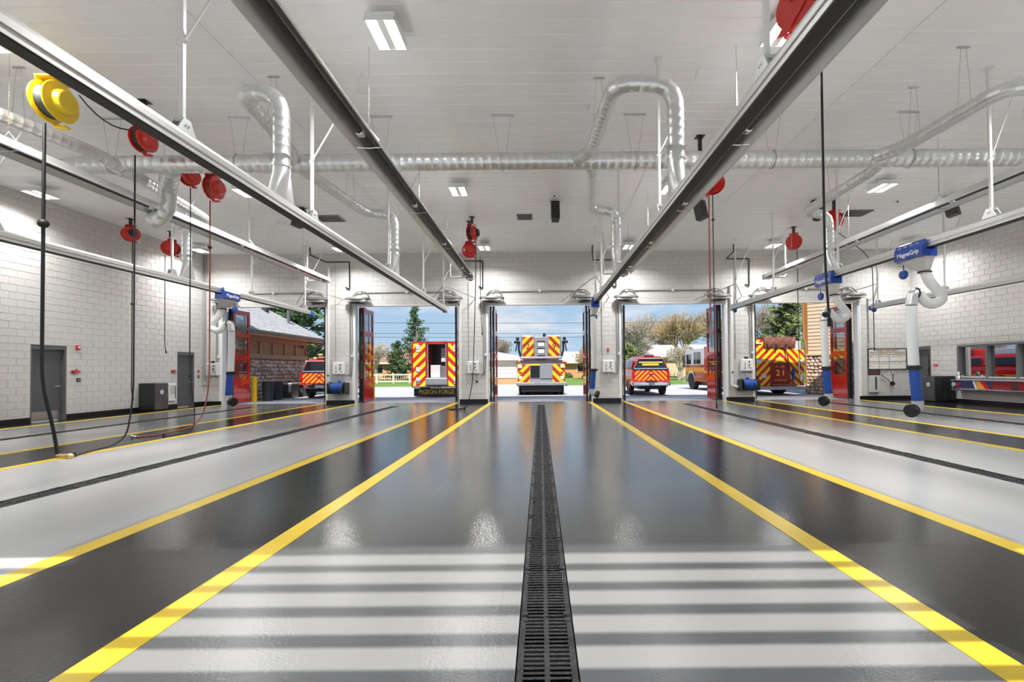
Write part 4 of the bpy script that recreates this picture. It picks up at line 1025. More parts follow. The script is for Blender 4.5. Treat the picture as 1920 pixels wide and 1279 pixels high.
def pickup(label, loc, rz, group):
    t = thing('pickup_truck', label, 'pickup truck', loc, (0, 0, rz), group)
    def sec(y, z0, z1, z2, xb, xm, xt, r=.12):
        """body cross-section ring, from sill z0 over beltline z1 to roof z2"""
        pts = [(-xb, z0), (-xm, z0 + .12), (-xm, z1 - .05), (-xm + .03, z1), (-xt - .05, z2 - r), (-xt + r * .6, z2), (0, z2 + .03), (xt - r * .6, z2), (xt + .05, z2 - r), (xm - .03, z1), (xm, z1 - .05), (xm, z0 + .12), (xb, z0)]
        return [Vector((a, y, b)) for a, b in pts]
    b = part('body', G().loft([sec(.06, .52, 1.32, 1.36, .95, .97, .9, .02), sec(2.1, .5, 1.32, 1.36, .95, .99, .9, .02), sec(4.0, .48, 1.3, 1.34, .95, .99, .9, .02), sec(5.3, .5, 1.18, 1.22, .92, .96, .8, .02), sec(5.65, .55, 1.05, 1.1, .85, .9, .7, .02)]), 'truck_red', t, 35)
    part('camper_top', G().loft([sec(.1, 1.3, 1.36, 2.0, .93, .95, .66, .14), sec(.6, 1.3, 1.36, 2.06, .93, .95, .70, .14), sec(2.05, 1.3, 1.36, 2.06, .93, .95, .72, .14)]), 'truck_red', t, 35)
    part('cab_roof', G().loft([sec(2.15, 1.3, 1.36, 1.96, .93, .95, .7, .12), sec(3.6, 1.3, 1.34, 1.94, .93, .95, .68, .12), sec(4.3, 1.26, 1.3, 1.36, .9, .93, .8, .04)]), 'truck_red', t, 35)
    part('rear_window', G().prism([(-.83, 1.42), (.83, 1.42), (.63, 1.9), (-.63, 1.9)], 'y', .07, .1), 'dark_glass', t)
    g = G(); g.tube([(-.86, .06, 1.40), (.86, .06, 1.40), (.65, .08, 1.93), (-.65, .08, 1.93)], .018, 6, closed=True); part('window_trim', g, 'plastic_grey', t)
    for s in (-1, 1):
        for y0, y1 in ((.35, 1.85), (2.35, 3.1), (3.2, 3.75)):
            g = G(); g.add([(s * .945, y0, 1.45), (s * .945, y1, 1.45), (s * .83, y1 - .06, 1.85), (s * .83, y0 + .06, 1.85), (s * .93, y0, 1.45), (s * .93, y1, 1.45), (s * .81, y1 - .06, 1.85), (s * .81, y0 + .06, 1.85)], [(0, 1, 2, 3), (7, 6, 5, 4), (0, 1, 5, 4), (2, 3, 7, 6), (1, 2, 6, 5), (3, 0, 4, 7)])
            part('side_window', g, 'dark_glass', t)
        g = G(); g.bbox(s * .9 - .07, s * .9 + .07, .02, .12, .95, 1.28, .02); part('tail_lamp', g, 'lamp_red', t)
        part('reflector_strip', G().bbox(s * .985 - .004, s * .985 + .008, .2, 5.2, .82, .92, .004), 'orange_band', t)
    tg = part('tailgate', G().bbox(-.84, .84, .01, .08, .78, 1.33, .015), 'chev_pickup', t, label='tailgate with orange and red chevrons')
    part('badge', G().bbox(-.12, .12, -.005, .01, 1.08, 1.14, .01), 'dark_plastic', tg)
    part('spoiler', G().bbox(-.9, .9, -.02, .09, 1.33, 1.4, .015), 'navy', t)
    bp = part('bumper', G().bbox(-.98, .98, -.14, .1, .5, .72, .04), 'chrome', t, label='chrome rear bumper')
    part('licence_plate', G().bbox(-.16, .16, -.155, -.14, .55, .70, .006), 'white', bp)
    part('step_pad', G().bbox(-.3, .3, -.17, .0, .70, .74, .01), 'dark_plastic', bp)
    part('hitch', G().bbox(-.05, .05, -.3, .0, .36, .44, .01), 'black_metal', t)
    part('chassis', G().box(-.55, .55, .1, 5.2, .32, .52), 'black_metal', t)
    part('roof_rail', G().bbox(-.25, .25, .3, .5, 2.06, 2.12, .02), 'dark_plastic', t)
    for x in (-.86, .86):
        for y in (1.15, 4.65): wheel(t, x, y, .38, .27)
        g = G()
        for y in (1.15, 4.65):
            pts = [(y + .5 * math.cos(a), .40 + .5 * math.sin(a)) for a in [math.pi * k / 10 for k in range(11)]] + [(y + .43 * math.cos(a), .40 + .43 * math.sin(a)) for a in [math.pi * (10 - k) / 10 for k in range(11)]]
            s = 1 if x > 0 else -1
            g.prism(pts, 'x', min(s * .96, s * 1.02), max(s * .96, s * 1.02))
        part('wheel_arch', g, 'truck_maroon', t)
    return t
p1 = pickup('red pickup with dark camper window parked by the stone building', (-11.5, 24.4, -.01), R(4), 'red chevron pickups')
p2 = pickup('red camper-top pickup with amber ladder behind its glass', (5.75, 24.4, -.01), R(0), 'red chevron pickups')
g = G(); g.cyl((-.62, .035, 1.72), (.62, .035, 1.72), .035, n=8); g.bbox(-.45, .42, .03, .06, 1.56, 1.66, .01); part('amber_light_bar', g, 'gold_ink', p2)

# ---- open-backed truck with mud flap lettering
t = thing('rescue_truck', 'tall truck with red and yellow chevrons, open rear door and black mud flap', 'fire truck', (-5.42, 24.6, -.01))
W_ = 1.32
g = G(); g.box(-W_, -.52, .0, 6.2, .55, 2.88); g.box(.52, W_, 0, 6.2, .55, 2.88); g.box(-.52, .52, 0, 6.2, 2.78, 2.88); g.box(-.52, .52, 1.2, 6.2, .55, 2.78); g.box(-.52, .52, 0, 1.2, .55, 1.0)
part('body', g, 'truck_red', t)
for s in (-1, 1):
    x0, x1 = sorted((s * .60, s * 1.24)); pn_ = part('chevron_panel', G().bbox(x0, x1, -.015, 0, .58, 2.82, .005), 'chev_truck', t)
    for z, m_, h in ((2.62, 'lamp_clear', .12), (2.42, 'lamp_clear', .06), (1.45, 'lamp_clear', .12), (.95, 'lamp_clear', .08), (.78, 'steel', .09)): part('lamp', G().bbox(s * .98 - .11, s * .98 + .11, -.05, -.01, z - h, z + h, .02), m_, pn_)
    part('door_frame', G().box(min(s * .46, s * .6), max(s * .46, s * .6), -.02, .03, .58, 2.84), 'truck_maroon', t)
    part('jamb', G().box(s * .47 - .02, s * .47 + .02, -.03, .02, 1.0, 2.78), 'steel', t)
    g = G(); g.tube([(s * 1.3, -.04, .6), (s * 1.3, -.04, 2.8)], .02, 8); part('grab_rail', g, 'truck_red', t)
part('compartment_floor', G().box(-.45, .45, .02, 1.2, .98, 1.02), 'steel', t)
part('compartment_back', G().box(-.52, .52, 1.15, 1.2, 1.0, 2.78), 'base_black', t)
part('seat_box', G().bbox(-.42, .1, .35, .9, 1.02, 1.68, .03), 'plastic_grey', t); part('seat_box', G().bbox(.12, .45, .35, .9, 1.02, 1.62, .03), 'frame_grey', t)
part('gear_panel', G().bbox(.12, .45, .5, .9, 1.85, 2.6, .02), 'plastic_grey', t)
part('rear_step', G().bbox(-.55, .58, -.25, .05, .62, 1.0, .03), 'tread_plate', t); part('tail_step', G().bbox(-1.25, 1.25, -.2, .05, .50, .58, .02), 'tread_plate', t)
g = G(); g.bbox(-.4, .3, -.3, -.2, .50, .56, .01); part('tow_bar', g, 'truck_maroon', t)
mf = part('mud_flap', G().bbox(-1.18, 1.2, -.1, -.08, .06, .48, .006), 'dark_plastic', t, label='black mud flap with yellow lettering')
text('PIGEON FORGE', .33, 'gold_ink', mf, (0, -.105, .27), FR, sx=.8)
for x in (-1.0, 1.0): wheel(t, x, 1.6, .5, .35)
g = G(); g.bbox(-1.3, 1.3, .1, .5, 2.88, 2.93, .02); part('roof_rail', g, 'truck_maroon', t)
for x in (-.45, .45): part('marker_lamp', G().bbox(x - .05, x + .05, -.02, .05, 2.87, 2.92, .01), 'dark_plastic', t)
part('antenna', G().cyl((1.2, .4, 2.88), (1.22, .4, 3.15), .012, n=6), 'black_metal', t)

# ---- tower ladder truck
t = thing('tower_truck', 'grey tower ladder truck with chevron bucket seen from behind', 'fire truck', (.05, 25.7, -.01))
g = G(); g.box(-1.28, 1.28, .05, 9.5, .72, 1.70); part('body', g, 'tread_plate', t)
for s in (-1, 1):
    x0, x1 = sorted((s * .62, s * 1.30)); p_ = part('chevron_panel', G().bbox(x0, x1, .0, .05, .72, 1.70, .006), 'chev_tower', t)
    for z in (1.56, .95): part('lamp', G().bbox(s * 1.14 - .1, s * 1.14 + .1, -.04, .01, z - .09, z + .09, .02), 'lamp_clear', p_)
    part('lamp', G().bbox(s * 1.14 - .08, s * 1.14 + .08, -.03, .01, 1.2, 1.28, .02), 'lamp_red', p_)
    part('corner_lamp', G().bbox(s * 1.3 - .12, s * 1.3 + .1, -.02, .1, 1.72, 1.82, .02), 'lamp_red', t)
    part('mud_guard', G().bbox(s * 1.3 - .03, s * 1.3 + .14, -.1, .1, .5, .56, .02), 'black_metal', t)
part('roller_door', G().bbox(-.06, .60, -.01, .05, .92, 1.70, .006), 'truck_grey', t); part('open_locker', G().bbox(-.58, -.09, .0, .06, .96, 1.62, .006), 'base_black', t)
part('locker_trim', G().box(-.6, -.06, -.005, .04, 1.62, 1.70), 'gold_ink', t)
part('tailboard', G().bbox(-1.36, 1.36, -.3, .3, .54, .70, .02), 'tread_plate', t); part('tail_locker', G().bbox(-.4, .36, -.31, -.29, .56, .72, .01), 'truck_grey', t)
part('chassis', G().box(-1.1, 1.1, -.1, 9, .2, .54), 'black_metal', t)
part('turntable', G().bbox(-1.25, 1.25, .1, 2.5, 1.70, 1.92, .03), 'tread_plate', t)
for x in (-1.12, -.82, .82, 1.12): wheel(t, x, .8, .5, .26)
for x in (-1.1, 1.1): wheel(t, x, 7.0, .5, .32)
bk = part('bucket_floor', G().bbox(-1.15, 1.15, -.1, 1.0, 1.98, 2.1, .03), 'tread_plate', t)
g = G(); g.bbox(-1.12, 1.12, .95, 1.0, 2.1, 3.1, .02); part('bucket_wall', g, 'truck_grey', t)
for s in (-1, 1):
    x0, x1 = sorted((s * .40, s * 1.04)); pts = [(s * .40, 2.13), (s * 1.0, 2.13), (s * 1.03, 3.1), (s * .96, 3.2), (s * .42, 3.2)]
    p_ = part('bucket_panel', G().prism(pts, 'y', -.12, -.08), 'chev_tower', t, label='bucket side panel with amber and red chevrons')
    text('2' if s < 0 else '9', .42, 'truck_maroon', p_, (s * .72, -.125, 2.66), FR)
    g = G(); g.tube([(s * .38, -.08, 2.1), (s * .38, -.08, 3.22), (s * .98, -.08, 3.22), (s * 1.08, -.08, 3.1), (s * 1.08, -.08, 2.1)], .025, 8); part('bucket_rail', g, 'steel', t)
    g = G(); g.tube([(s * 1.12, 0, 2.1), (s * 1.22, 0, 2.5), (s * 1.2, 0, 2.95)], .06, 8); g.bbox(s * 1.3 - .14, s * 1.3 + .14, -.1, .1, 2.85, 3.0, .04); g.ball((s * 1.28, 0, 3.1), .1); g.ball((s * 1.42, 0, 2.9), .07); g.tube([(s * 1.3, 0, 2.85), (s * 1.4, 0, 2.4)], .035, 8)
    part('water_monitor', g, 'black_metal', t, 40)
part('gate', G().bbox(-.36, .36, -.06, -.03, 2.1, 3.18, .01), 'truck_grey', t)
for z0, z1 in ((2.68, 2.86), (2.3, 2.5)): part('gate_window', G().bbox(-.16, .16, -.08, -.06, z0, z1, .01), 'white', t)
for z in (2.18, 2.58, 2.95): part('gate_step', G().bbox(-.22, .22, -.1, -.06, z - .02, z + .02, .008), 'dark_plastic', t)
g = G(); g.bbox(.1, .26, .2, .3, 3.2, 3.42, .02); part('light_post', g, 'black_metal', t)
part('boom', G().bbox(-.45, .45, 1.0, 9.5, 2.0, 2.6, .03), 'truck_white', t)
part('cab', G().bbox(-1.25, 1.25, 7.2, 10.0, .7, 2.6, .12), 'truck_red', t)

# ---- engine 21
t = thing('fire_engine', 'red fire engine numbered 21 with brown hose-bed tarp and white cab roof', 'fire engine', (12.05, 23.6, -.01), (0, 0, R(4.6)))
part('body', G().box(-1.28, .78, .06, 5.6, .55, 2.42).box(.78, 1.3, .06, 5.6, .55, 2.28), 'truck_red', t)
part('hosebed_wall', G().box(-1.28, -.84, .06, 5.6, 2.42, 2.82), 'truck_red', t)
part('chevron_panel', G().bbox(-1.3, -.52, .0, .06, .48, 2.80, .006), 'chev_engine', t); part('chevron_panel', G().bbox(.52, .80, .0, .06, .48, 2.40, .006), 'chev_engine', t)
part('chevron_panel', G().bbox(-.52, .52, .0, .06, 1.64, 2.40, .006), 'chev_engine', t); part('chevron_panel', G().bbox(.80, 1.3, .02, .08, .48, 2.28, .006), 'chev_engine', t)
dd = part('rear_door', G().bbox(-.5, .5, -.02, .06, .6, 1.62, .01), 'truck_maroon', t, label='dark red rear door with number 21')
g = G(); g.box(-.52, -.48, -.035, .0, .58, 1.64); g.box(.48, .52, -.035, .0, .58, 1.64); g.box(-.52, .52, -.035, 0, 1.60, 1.64); part('door_trim', g, 'tarp', dd)
text('2', .42, 'gold_ink', dd, (-.13, -.03, 1.12), FR, 'numeral', sx=1.05); text('1', .42, 'gold_ink', dd, (.15, -.03, 1.12), FR, 'numeral', sx=1.05); scribble(dd, -.24, .26, 1.44, .08, 'gold_ink', -.021, 21); scribble(dd, -.36, .36, .76, .07, 'gold_ink', -.021, 22)
scribble(t, -.2, .22, 1.85, .06, 'white', -.002, 31); scribble(t, -.85, -.35, 1.72, .07, 'paper', -.002, 32); part('lettering_plate', G().prism([(-.24, 1.68), (.24, 1.68), (.2, 1.76), (-.2, 1.76)], 'y', -.01, 0), 'gold_ink', t)
# tarp draped over the hose bed
g = G(); rnd = random.Random(4); rows_ = []
for j in range(9):
    u = j / 8; row = []
    for k in range(17):
        x = -.86 + 1.64 * k / 16; z = 2.94 - .54 * u if j else 2.94; y = -.06 - .05 * math.sin(u * 3.1) + .015 * math.sin(k * 1.7 + j) + rnd.uniform(-.012, .012)
        row.append((x, y, z + (.02 * math.sin(k * .8) if 0 < j < 8 else 0)))
    rows_.append(row)
for row in rows_: g.v += row
for j in range(8):
    for k in range(16): a = j * 17 + k; g.f.append((a, a + 1, a + 18, a + 17))
k0 = len(g.v); g.v += [(-.86, 5.0, 2.94), (.78, 5.0, 2.94), (-.86, 5.0, 2.4), (.78, 5.0, 2.4)]; g.f += [(0, k0, k0 + 1, 16), (0, 8 * 17, k0 + 2, k0), (16, k0 + 1, k0 + 3, 8 * 17 + 16)]
part('tarp', g, 'tarp', t, 60, 'brown hose-bed tarp')
for x in (-.7, -.25, .25): part('tarp_strap', G().bbox(x - .03, x + .03, -.13, -.1, 2.28, 2.6, .008), 'rubber', t)
g = G(); g.tube([(.25, -.12, 2.4), (.3, -.14, 2.0), (.42, -.12, 1.55), (.46, -.1, 1.25)], .03, 8); part('hanging_strap', g, 'tarp', t)
part('tailboard', G().bbox(-1.32, 1.1, -.45, .1, .30, .46, .02), 'tread_plate', t); part('tail_step', G().bbox(-.55, .6, -.35, .02, .46, .58, .03), 'tarp', t)
part('chassis', G().box(-1.0, 1.0, .2, 8.8, .3, .58), 'black_metal', t)
g = G(); g.cyl((.68, -.06, .75), (.68, -.06, 1.35), .07, n=12); part('extinguisher', g, 'blue_enamel', t, 40)
for x, z, w, h, m_ in ((-1.1, 2.62, .16, .05, 'lamp_clear'), (-1.1, 1.72, .14, .1, 'lamp_clear'), (-.85, .98, .13, .11, 'lamp_clear'), (1.15, .9, .1, .16, 'chrome'), (-1.2, .8, .08, .12, 'lamp_red'), (1.1, 1.7, .1, .1, 'lamp_clear')):
    part('lamp', G().bbox(x - w, x + w, -.05, .02, z - h, z + h, .03), m_, t)
g = G(); g.tube([(.98, -.05, 1.0), (.98, -.05, 2.0)], .03, 8); part('grab_rail', g, 'white', t, 40)
g = G(); g.bbox(.85, 1.25, .2, 2.0, 2.28, 2.75, .02); part('ladder_rack', g, 'plastic_grey', t)
for k in range(4):
    part('side_locker', G().bbox(-1.31, -1.27, .5 + k * 1.25, 1.62 + k * 1.25, .75, 2.3, .015), 'truck_maroon', t)
part('side_stripe', G().box(-1.318, -1.30, .1, 6.0, 1.1, 1.25), 'orange_band', t)
cb = part('cab', G().prism([(6.0, .55), (9.0, .55), (9.05, 1.5), (8.9, 2.5), (8.7, 2.62), (6.0, 2.62)], 'x', -1.28, 1.28), 'truck_red', t)
part('cab_roof', G().prism([(6.0, 1.62), (9.03, 1.62), (8.92, 2.5), (8.7, 2.66), (6.0, 2.66)], 'x', -1.295, 1.295), 'truck_white', t, label='white upper cab')
part('cab_rear', G().box(-1.29, 1.29, 5.6, 6.0, .55, 2.75), 'truck_red', t)
for y0, y1 in ((6.5, 7.15), (7.25, 7.55), (8.0, 8.75)):
    part('cab_window', G().bbox(-1.31, -1.29, y0, y1, 1.68, 2.45 if y0 < 8 else 2.35, .008), 'dark_glass', cb)
part('windscreen', G().bbox(-1.15, 1.15, 8.97, 9.03, 1.7, 2.4, .01), 'dark_glass', cb)
part('cab_stripe', G().box(-1.30, -1.27, 6.0, 9.0, 1.18, 1.45), 'orange_band', cb)
part('front_bumper', G().bbox(-1.3, 1.3, 9.0, 9.6, .5, .85, .04), 'chrome', t)
g = G(); g.bbox(-1.5, -1.36, 8.85, 8.95, 1.5, 2.3, .03); g.tube([(-1.3, 8.8, 2.3), (-1.45, 8.9, 2.32)], .02, 6); part('mirror', g, 'dark_plastic', t)
for x in (-1.12, 1.12): wheel(t, x, 8.0, .54, .34, 'chrome')
for x in (-1.05, 1.05): wheel(t, x, 1.9, .54, .5, 'chrome')
g = G(); y = 8.0
pts = [(y + .68 * math.cos(a), .54 + .68 * math.sin(a)) for a in [math.pi * k / 12 for k in range(13)]] + [(y + .6 * math.cos(a), .54 + .6 * math.sin(a)) for a in [math.pi * (12 - k) / 12 for k in range(13)]]
g.prism(pts, 'x', -1.33, -1.27); part('wheel_arch', g, 'chrome', t)
g = G(); g.box(-1.285, -1.27, y - .6, y + .6, .5, 1.1); part('wheel_well', g, 'base_black', t)

# ---- bollards
bl = ['yellow bollard before the dark bins', 'yellow bollard beside the red leaf of the open-backed truck bay', 'yellow bollard at the centre bay pillar', 'yellow bollard beside the fire engine cab', 'yellow bollard in front of the stone wall past engine 21']
for i, x in enumerate((-13.35, -7.85, 2.3, 7.95, 13.6)):
    t = thing('bollard', bl[i], 'bollard', (x, 21.9, -.012), group='yellow bollards')
    part('post', G().lathe([(.12, 0), (.12, 1.05), (.115, 1.1)], (0, 0, 0), 'z', 20), 'bollard', t, 40)
    part('cap', G().lathe([(.135, .92), (.135, 1.1), (.11, 1.16), (.05, 1.19), (.005, 1.2)], (0, 0, 0), 'z', 20), 'bollard', t, 40)

# ---- stone and timber building on the left
def rock(seed):
    rnd = random.Random(seed); bm = bmesh.new(); bmesh.ops.create_icosphere(bm, subdivisions=1, radius=1.0)
    for v in bm.verts: v.co *= rnd.uniform(.82, 1.12)
    me = bpy.data.meshes.new('stone'); bm.to_mesh(me); bm.free()
    me.polygons.foreach_set('use_smooth', [True] * len(me.polygons)); return me
ROCKS = []
for i in range(10):
    me = rock(i); me.materials.append(STONES[i % 5]); ROCKS.append(me)
def stones(parent, origin, du, nrm, length, height, step, seed, depth=.07, lim=295):
    rnd = random.Random(seed); n = 0; z = step * .5; row = 0; du = Vector(du); nrm = Vector(nrm); rz = math.atan2(du.y, du.x)
    extra = G()
    while z < height:
        u = step * (.5 if row % 2 else .15)
        while u < length:
            w = step * rnd.uniform(.42, .66); h = step * rnd.uniform(.40, .58)
            p = Vector(origin) + du * min(length, max(0, u + rnd.uniform(-.03, .03))) + Vector((0, 0, min(height - h * .6, z + rnd.uniform(-.03, .03))))
            me = rnd.choice(ROCKS); rot = rnd.uniform(-.3, .3)
            o = link('stone', me, parent, p, Euler((0, rot, rz))); o.scale = (w, depth * rnd.uniform(.8, 1.25), h); n += 1
            u += step * rnd.uniform(.92, 1.1)
        z += step * .93; row += 1
    return n
t = thing('stone_building', 'low building with stone wall, timber panels and grey shingle roof', 'building', (0, 0, 0))
BX, B0, B1 = -14.1, 21.2, 28.1
wl_ = part('wall', G().box(BX - 7, BX, B0, B1, -.05, 3.35), 'mortar_brown', t)
stones(t, (BX + .01, 22.0, 0), (0, 1, 0), (1, 0, 0), B1 - 22.0, 2.05, .215, 3)
part('sill_beam', G().box(BX - .05, BX + .14, B0, B1 + .1, 2.05, 2.28), 'wood', t)
part('upper_beam', G().box(BX - .05, BX + .12, B0, B1 + .1, 2.92, 3.36), 'wood', t)
n = 6
for k in range(n): part('timber_panel', G().box(BX, BX + .03, B0 + k * (B1 - B0) / n + .06, B0 + (k + 1) * (B1 - B0) / n - .06, 2.28, 2.92), 'wood_panel', t)
for k in range(n + 1): part('batten', G().box(BX, BX + .09, B0 + k * (B1 - B0) / n - .06, B0 + k * (B1 - B0) / n + .06, 2.28, 2.92), 'wood', t)
EX, EY, EZ, a_ = -13.4, 29.4, 3.36, 6.5; pz = .70
def roofpt(x, y, z): return (x, y, z)
RB = 20.5
g = G(); g.add([(EX, RB, EZ), (EX, EY, EZ), (EX - a_, EY - a_, EZ + a_ * pz), (EX - a_, RB, EZ + a_ * pz), (EX - 2 * a_, EY, EZ), (EX - 2 * a_, RB, EZ)], [(0, 1, 2, 3), (1, 4, 2), (4, 5, 3, 2), (0, 3, 5)])
rf = part('roof', g, 'shingle', t)
# shingle courses on the slope in view
nrow = 46; Ls = a_ / nrow
g0 = []
for k in range(nrow):
    u = k * Ls; x = EX - u; z = EZ + u * pz; y1 = EY - u; y0 = RB
    g = G(); seg = []
    g.add([(x + .02, y0, z + .016), (x + .02, y1, z + .016), (x - Ls * 1.1, y1 - Ls, z + Ls * pz * 1.1 + .004), (x - Ls * 1.1, y0, z + Ls * pz * 1.1 + .004), (x + .02, y0, z - .01), (x + .02, y1, z - .01)], [(0, 1, 2, 3), (4, 5, 1, 0)])
    part('shingle_course', g, 'shingle', rf)
g = G(); g.box(EX - .05, EX + .03, RB, EY, EZ - .24, EZ + .0); g.box(EX - 2 * a_, EX + .03, EY - .05, EY, EZ - .24, EZ); part('fascia', g, 'wood', t)
part('soffit', G().box(BX, EX, RB, EY - .02, EZ - .06, EZ - .03), 'wood_panel', t)
gt = part('gutter', G().prism([(EX + .02, EZ - .1), (EX + .14, EZ - .1), (EX + .16, EZ + .02), (EX + .02, EZ + .02)], 'y', RB, EY + .05), 'frame_grey', t)
part('downspout', G().tube(fillet([(EX + .08, EY - .3, EZ - .1), (EX + .08, EY - .4, EZ - .3), (BX + .12, B1 + .15, EZ - .75), (BX + .12, B1 + .15, .1)], .15), .045, 8), 'frame_grey', gt, 40)
part('vent_pipe', G().cyl((EX - 1.2, 27.2, EZ + .7), (EX - 1.2, 27.2, EZ + 1.7), .08, n=10), 'frame_grey', rf); part('roof_vent', G().bbox(EX - 2.2, EX - 1.9, 26.2, 26.5, EZ + 1.35, EZ + 1.62, .03), 'dark_plastic', rf)
g = G(); g.bbox(BX + .1, BX + .3, B1 - .7, B1 - .5, 2.75, 2.9, .03); part('wall_lamp', g, 'trim_brown', t)
# bins and condenser units along the stone wall
def bin_(label, x, y, r, h):
    t = thing('waste_bin', label, 'bin', (x, y, -.012), group='dark ribbed bins')
    g = G(); n = 24
    g.loft([[Vector(((r * (.85 if zz == 0 else 1.0) * (1.0 if k % 2 else .95)) * math.cos(2 * math.pi * k / n), (r * (.85 if zz == 0 else 1.0) * (1.0 if k % 2 else .95)) * math.sin(2 * math.pi * k / n), zz)) for k in range(n)] for zz in (0, h)])
    part('body', g, 'bin_dark', t); part('rim', G().lathe([(r * 1.04, h - .05), (r * 1.06, h), (r * .8, h + .02)], (0, 0, 0), 'z', 24), 'bin_dark', t, 40)
    part('lid', G().lathe([(r * .9, h + .015), (r * .85, h + .06), (.01, h + .09)], (0, 0, 0), 'z', 20), 'bin_dark', t, 40)
bin_('dark ribbed bin closest to the yellow bollard', -13.05, 22.5, .27, .86); bin_('dark ribbed bin next to the condenser unit', -13.2, 23.5, .3, .84)
for y, lab in ((25.0, 'grey condenser unit beside the bins'), (26.2, 'grey condenser unit behind the red pickup')):
    t = thing('condenser_unit', lab, 'condenser', (-13.45, y, -.012), group='grey condenser units')
    part('case', G().bbox(-.4, .4, -.4, .4, .02, .72, .04), 'frame_grey', t); part('lid', G().bbox(-.42, .42, -.42, .42, .72, .8, .02), 'plastic_grey', t)
    for k in range(6): part('louver', G().box(-.41, .41, -.415, -.40, .1 + k * .1, .15 + k * .1), 'dark_plastic', t)
    part('pad', G().box(-.45, .45, -.45, .45, 0, .02), 'concrete', t)

# ---- tan siding building on the right
t = thing('siding_building', 'tan clapboard building with stone base past engine 21', 'building', (0, 0, 0))
P0 = Vector((13.95, 24.6, 0)); P1 = Vector((16.4, 21.8, 0)); du = (P1 - P0).normalized(); nr = Vector((du.y, -du.x, 0)); 
if nr.y > 0: nr = -nr
Lw = (P1 - P0).length; M = Matrix.Translation(P0) @ Matrix(((du.x, -nr.x, 0, 0), (du.y, -nr.y, 0, 0), (0, 0, 1, 0), (0, 0, 0, 1)))
part('wall', G().box(0, Lw, 0, 5.0, -.05, 6.4, M), 'mortar_brown', t)
stones(t, P0 - nr * -.01, du, nr, Lw, 2.0, .19, 9, .05)
part('ledge', G().box(-.03, Lw, -.08, .02, 2.0, 2.1, M), 'siding', t)
k = 0; z = 2.1
while z < 6.3:
    g = G(); g.add([M @ Vector(p) for p in ((.1, -.035, z), (Lw, -.035, z), (Lw, -.012, z + .19), (.1, -.012, z + .19), (.1, 0, z), (Lw, 0, z), (Lw, 0, z + .19), (.1, 0, z + .19))], [(0, 1, 2, 3), (4, 5, 1, 0), (3, 2, 6, 7), (0, 3, 7, 4), (1, 5, 6, 2)])
    part('siding_board', g, 'siding', t); z += .185
part('corner_board', G().box(-.06, .1, -.05, .05, 2.05, 6.4, M), 'trim_brown', t)
part('vertical_trim', G().box(1.75, 1.85, -.05, .01, 2.1, 6.4, M), 'siding', t)
g = G(); g.tube([M @ Vector(p) for p in ((-.1, -.05, 6.3), (-.1, -.05, 2.9), (.0, -.07, 2.7), (.0, -.07, .1))], .045, 8); part('downspout', g, 'trim_brown', t, 40)

# ================================================================ neighbourhood
def house(label, loc, w, d, h, rise, wm, rm, rz=0, hip=True, over=.5):
    t = thing('house', label, 'house', loc, (0, 0, rz))
    part('wall', G().box(-w / 2, w / 2, 0, d, -.5, h), wm, t)
    a = w / 2 + over; b0, b1 = -over, d + over; i_ = min(a, (b1 - b0) / 2) if hip else 0
    ym = (b0 + b1) / 2
    g = G()
    if hip: g.add([(-a, b0, h), (a, b0, h), (a, b1, h), (-a, b1, h), (-a + i_, ym, h + rise), (a - i_, ym, h + rise)], [(0, 1, 5, 4), (1, 2, 5), (2, 3, 4, 5), (3, 0, 4), (0, 3, 2, 1)])
    else: g.add([(-a, b0, h), (a, b0, h), (a, b1, h), (-a, b1, h), (-a, ym, h + rise), (a, ym, h + rise)], [(0, 1, 5, 4), (2, 3, 4, 5), (1, 2, 5), (3, 0, 4), (0, 3, 2, 1)])
    part('roof', g, rm, t)
    g = G(); g.box(-a, a, b0 - .03, b0, h - .2, h + .02); part('fascia', g, 'fence_white', t)
    return t
def window(t, x, z, w, h):
    f = part('window', G().box(x - w / 2 - .08, x + w / 2 + .08, -.06, 0, z - .08, z + h + .08), 'fence_white', t); part('pane', G().box(x - w / 2, x + w / 2, -.08, -.05, z, z + h), 'dark_glass', f)
t = house('tan house with pale garage door behind the tower truck', (-4.3, 42, .1), 6, 9, 2.35, .75, 'house_tan', 'roof_pale')
gd = part('garage_door', G().box(-2.6, 2.2, -.08, 0, .55, 2.15), 'fence_white', t)
for k in range(4): part('garage_panel', G().bbox(-2.5, 2.1, -.11, -.08, .58 + k * .4, .93 + k * .4, .02), 'fence_white', gd)
part('brick_base', G().box(-3, 3, -.06, 0, -.3, .5), 'house_brick', t); part('handle', G().box(-.3, -.1, -.14, -.11, 1.3, 1.36), 'dark_plastic', gd)
t = house('orange brick house beyond the lawn past the tower truck', (5.0, 58, .45), 13, 8, 1.9, 1.4, 'house_brick', 'roof_pale')
for x in (-3.4, .2, 3.4): window(t, x, .7, 1.2, .9)
t = house('peach house beyond the lawn behind the camper-top pickup', (19.5, 60, .45), 12, 8, 2.6, 1.6, 'house_peach', 'roof_pale', hip=False)
window(t, 4.5, .9, 1.2, 1.1)
t = house('brown roofed house behind the bare tree and fence', (-17.5, 58, .45), 10, 8, 2.0, 1.9, 'house_brick', 'roof_brown')
for x in (-2.5, 0.5, 3): window(t, x, .7, 1.1, 1.0)
t = house('small grey gabled house beside the conifer', (-12.5, 72, .6), 6, 7, 2.4, 2.0, 'house_tan', 'roof_pale', hip=False); window(t, 0, .8, 1.2, 1.0)
t = house('house with orange tile roof beyond the stone building', (-25.2, 46.5, .1), 9, 8, 1.7, 2.0, 'house_peach', 'roof_orange', hip=False); window(t, 2.5, .6, 1.2, .9)

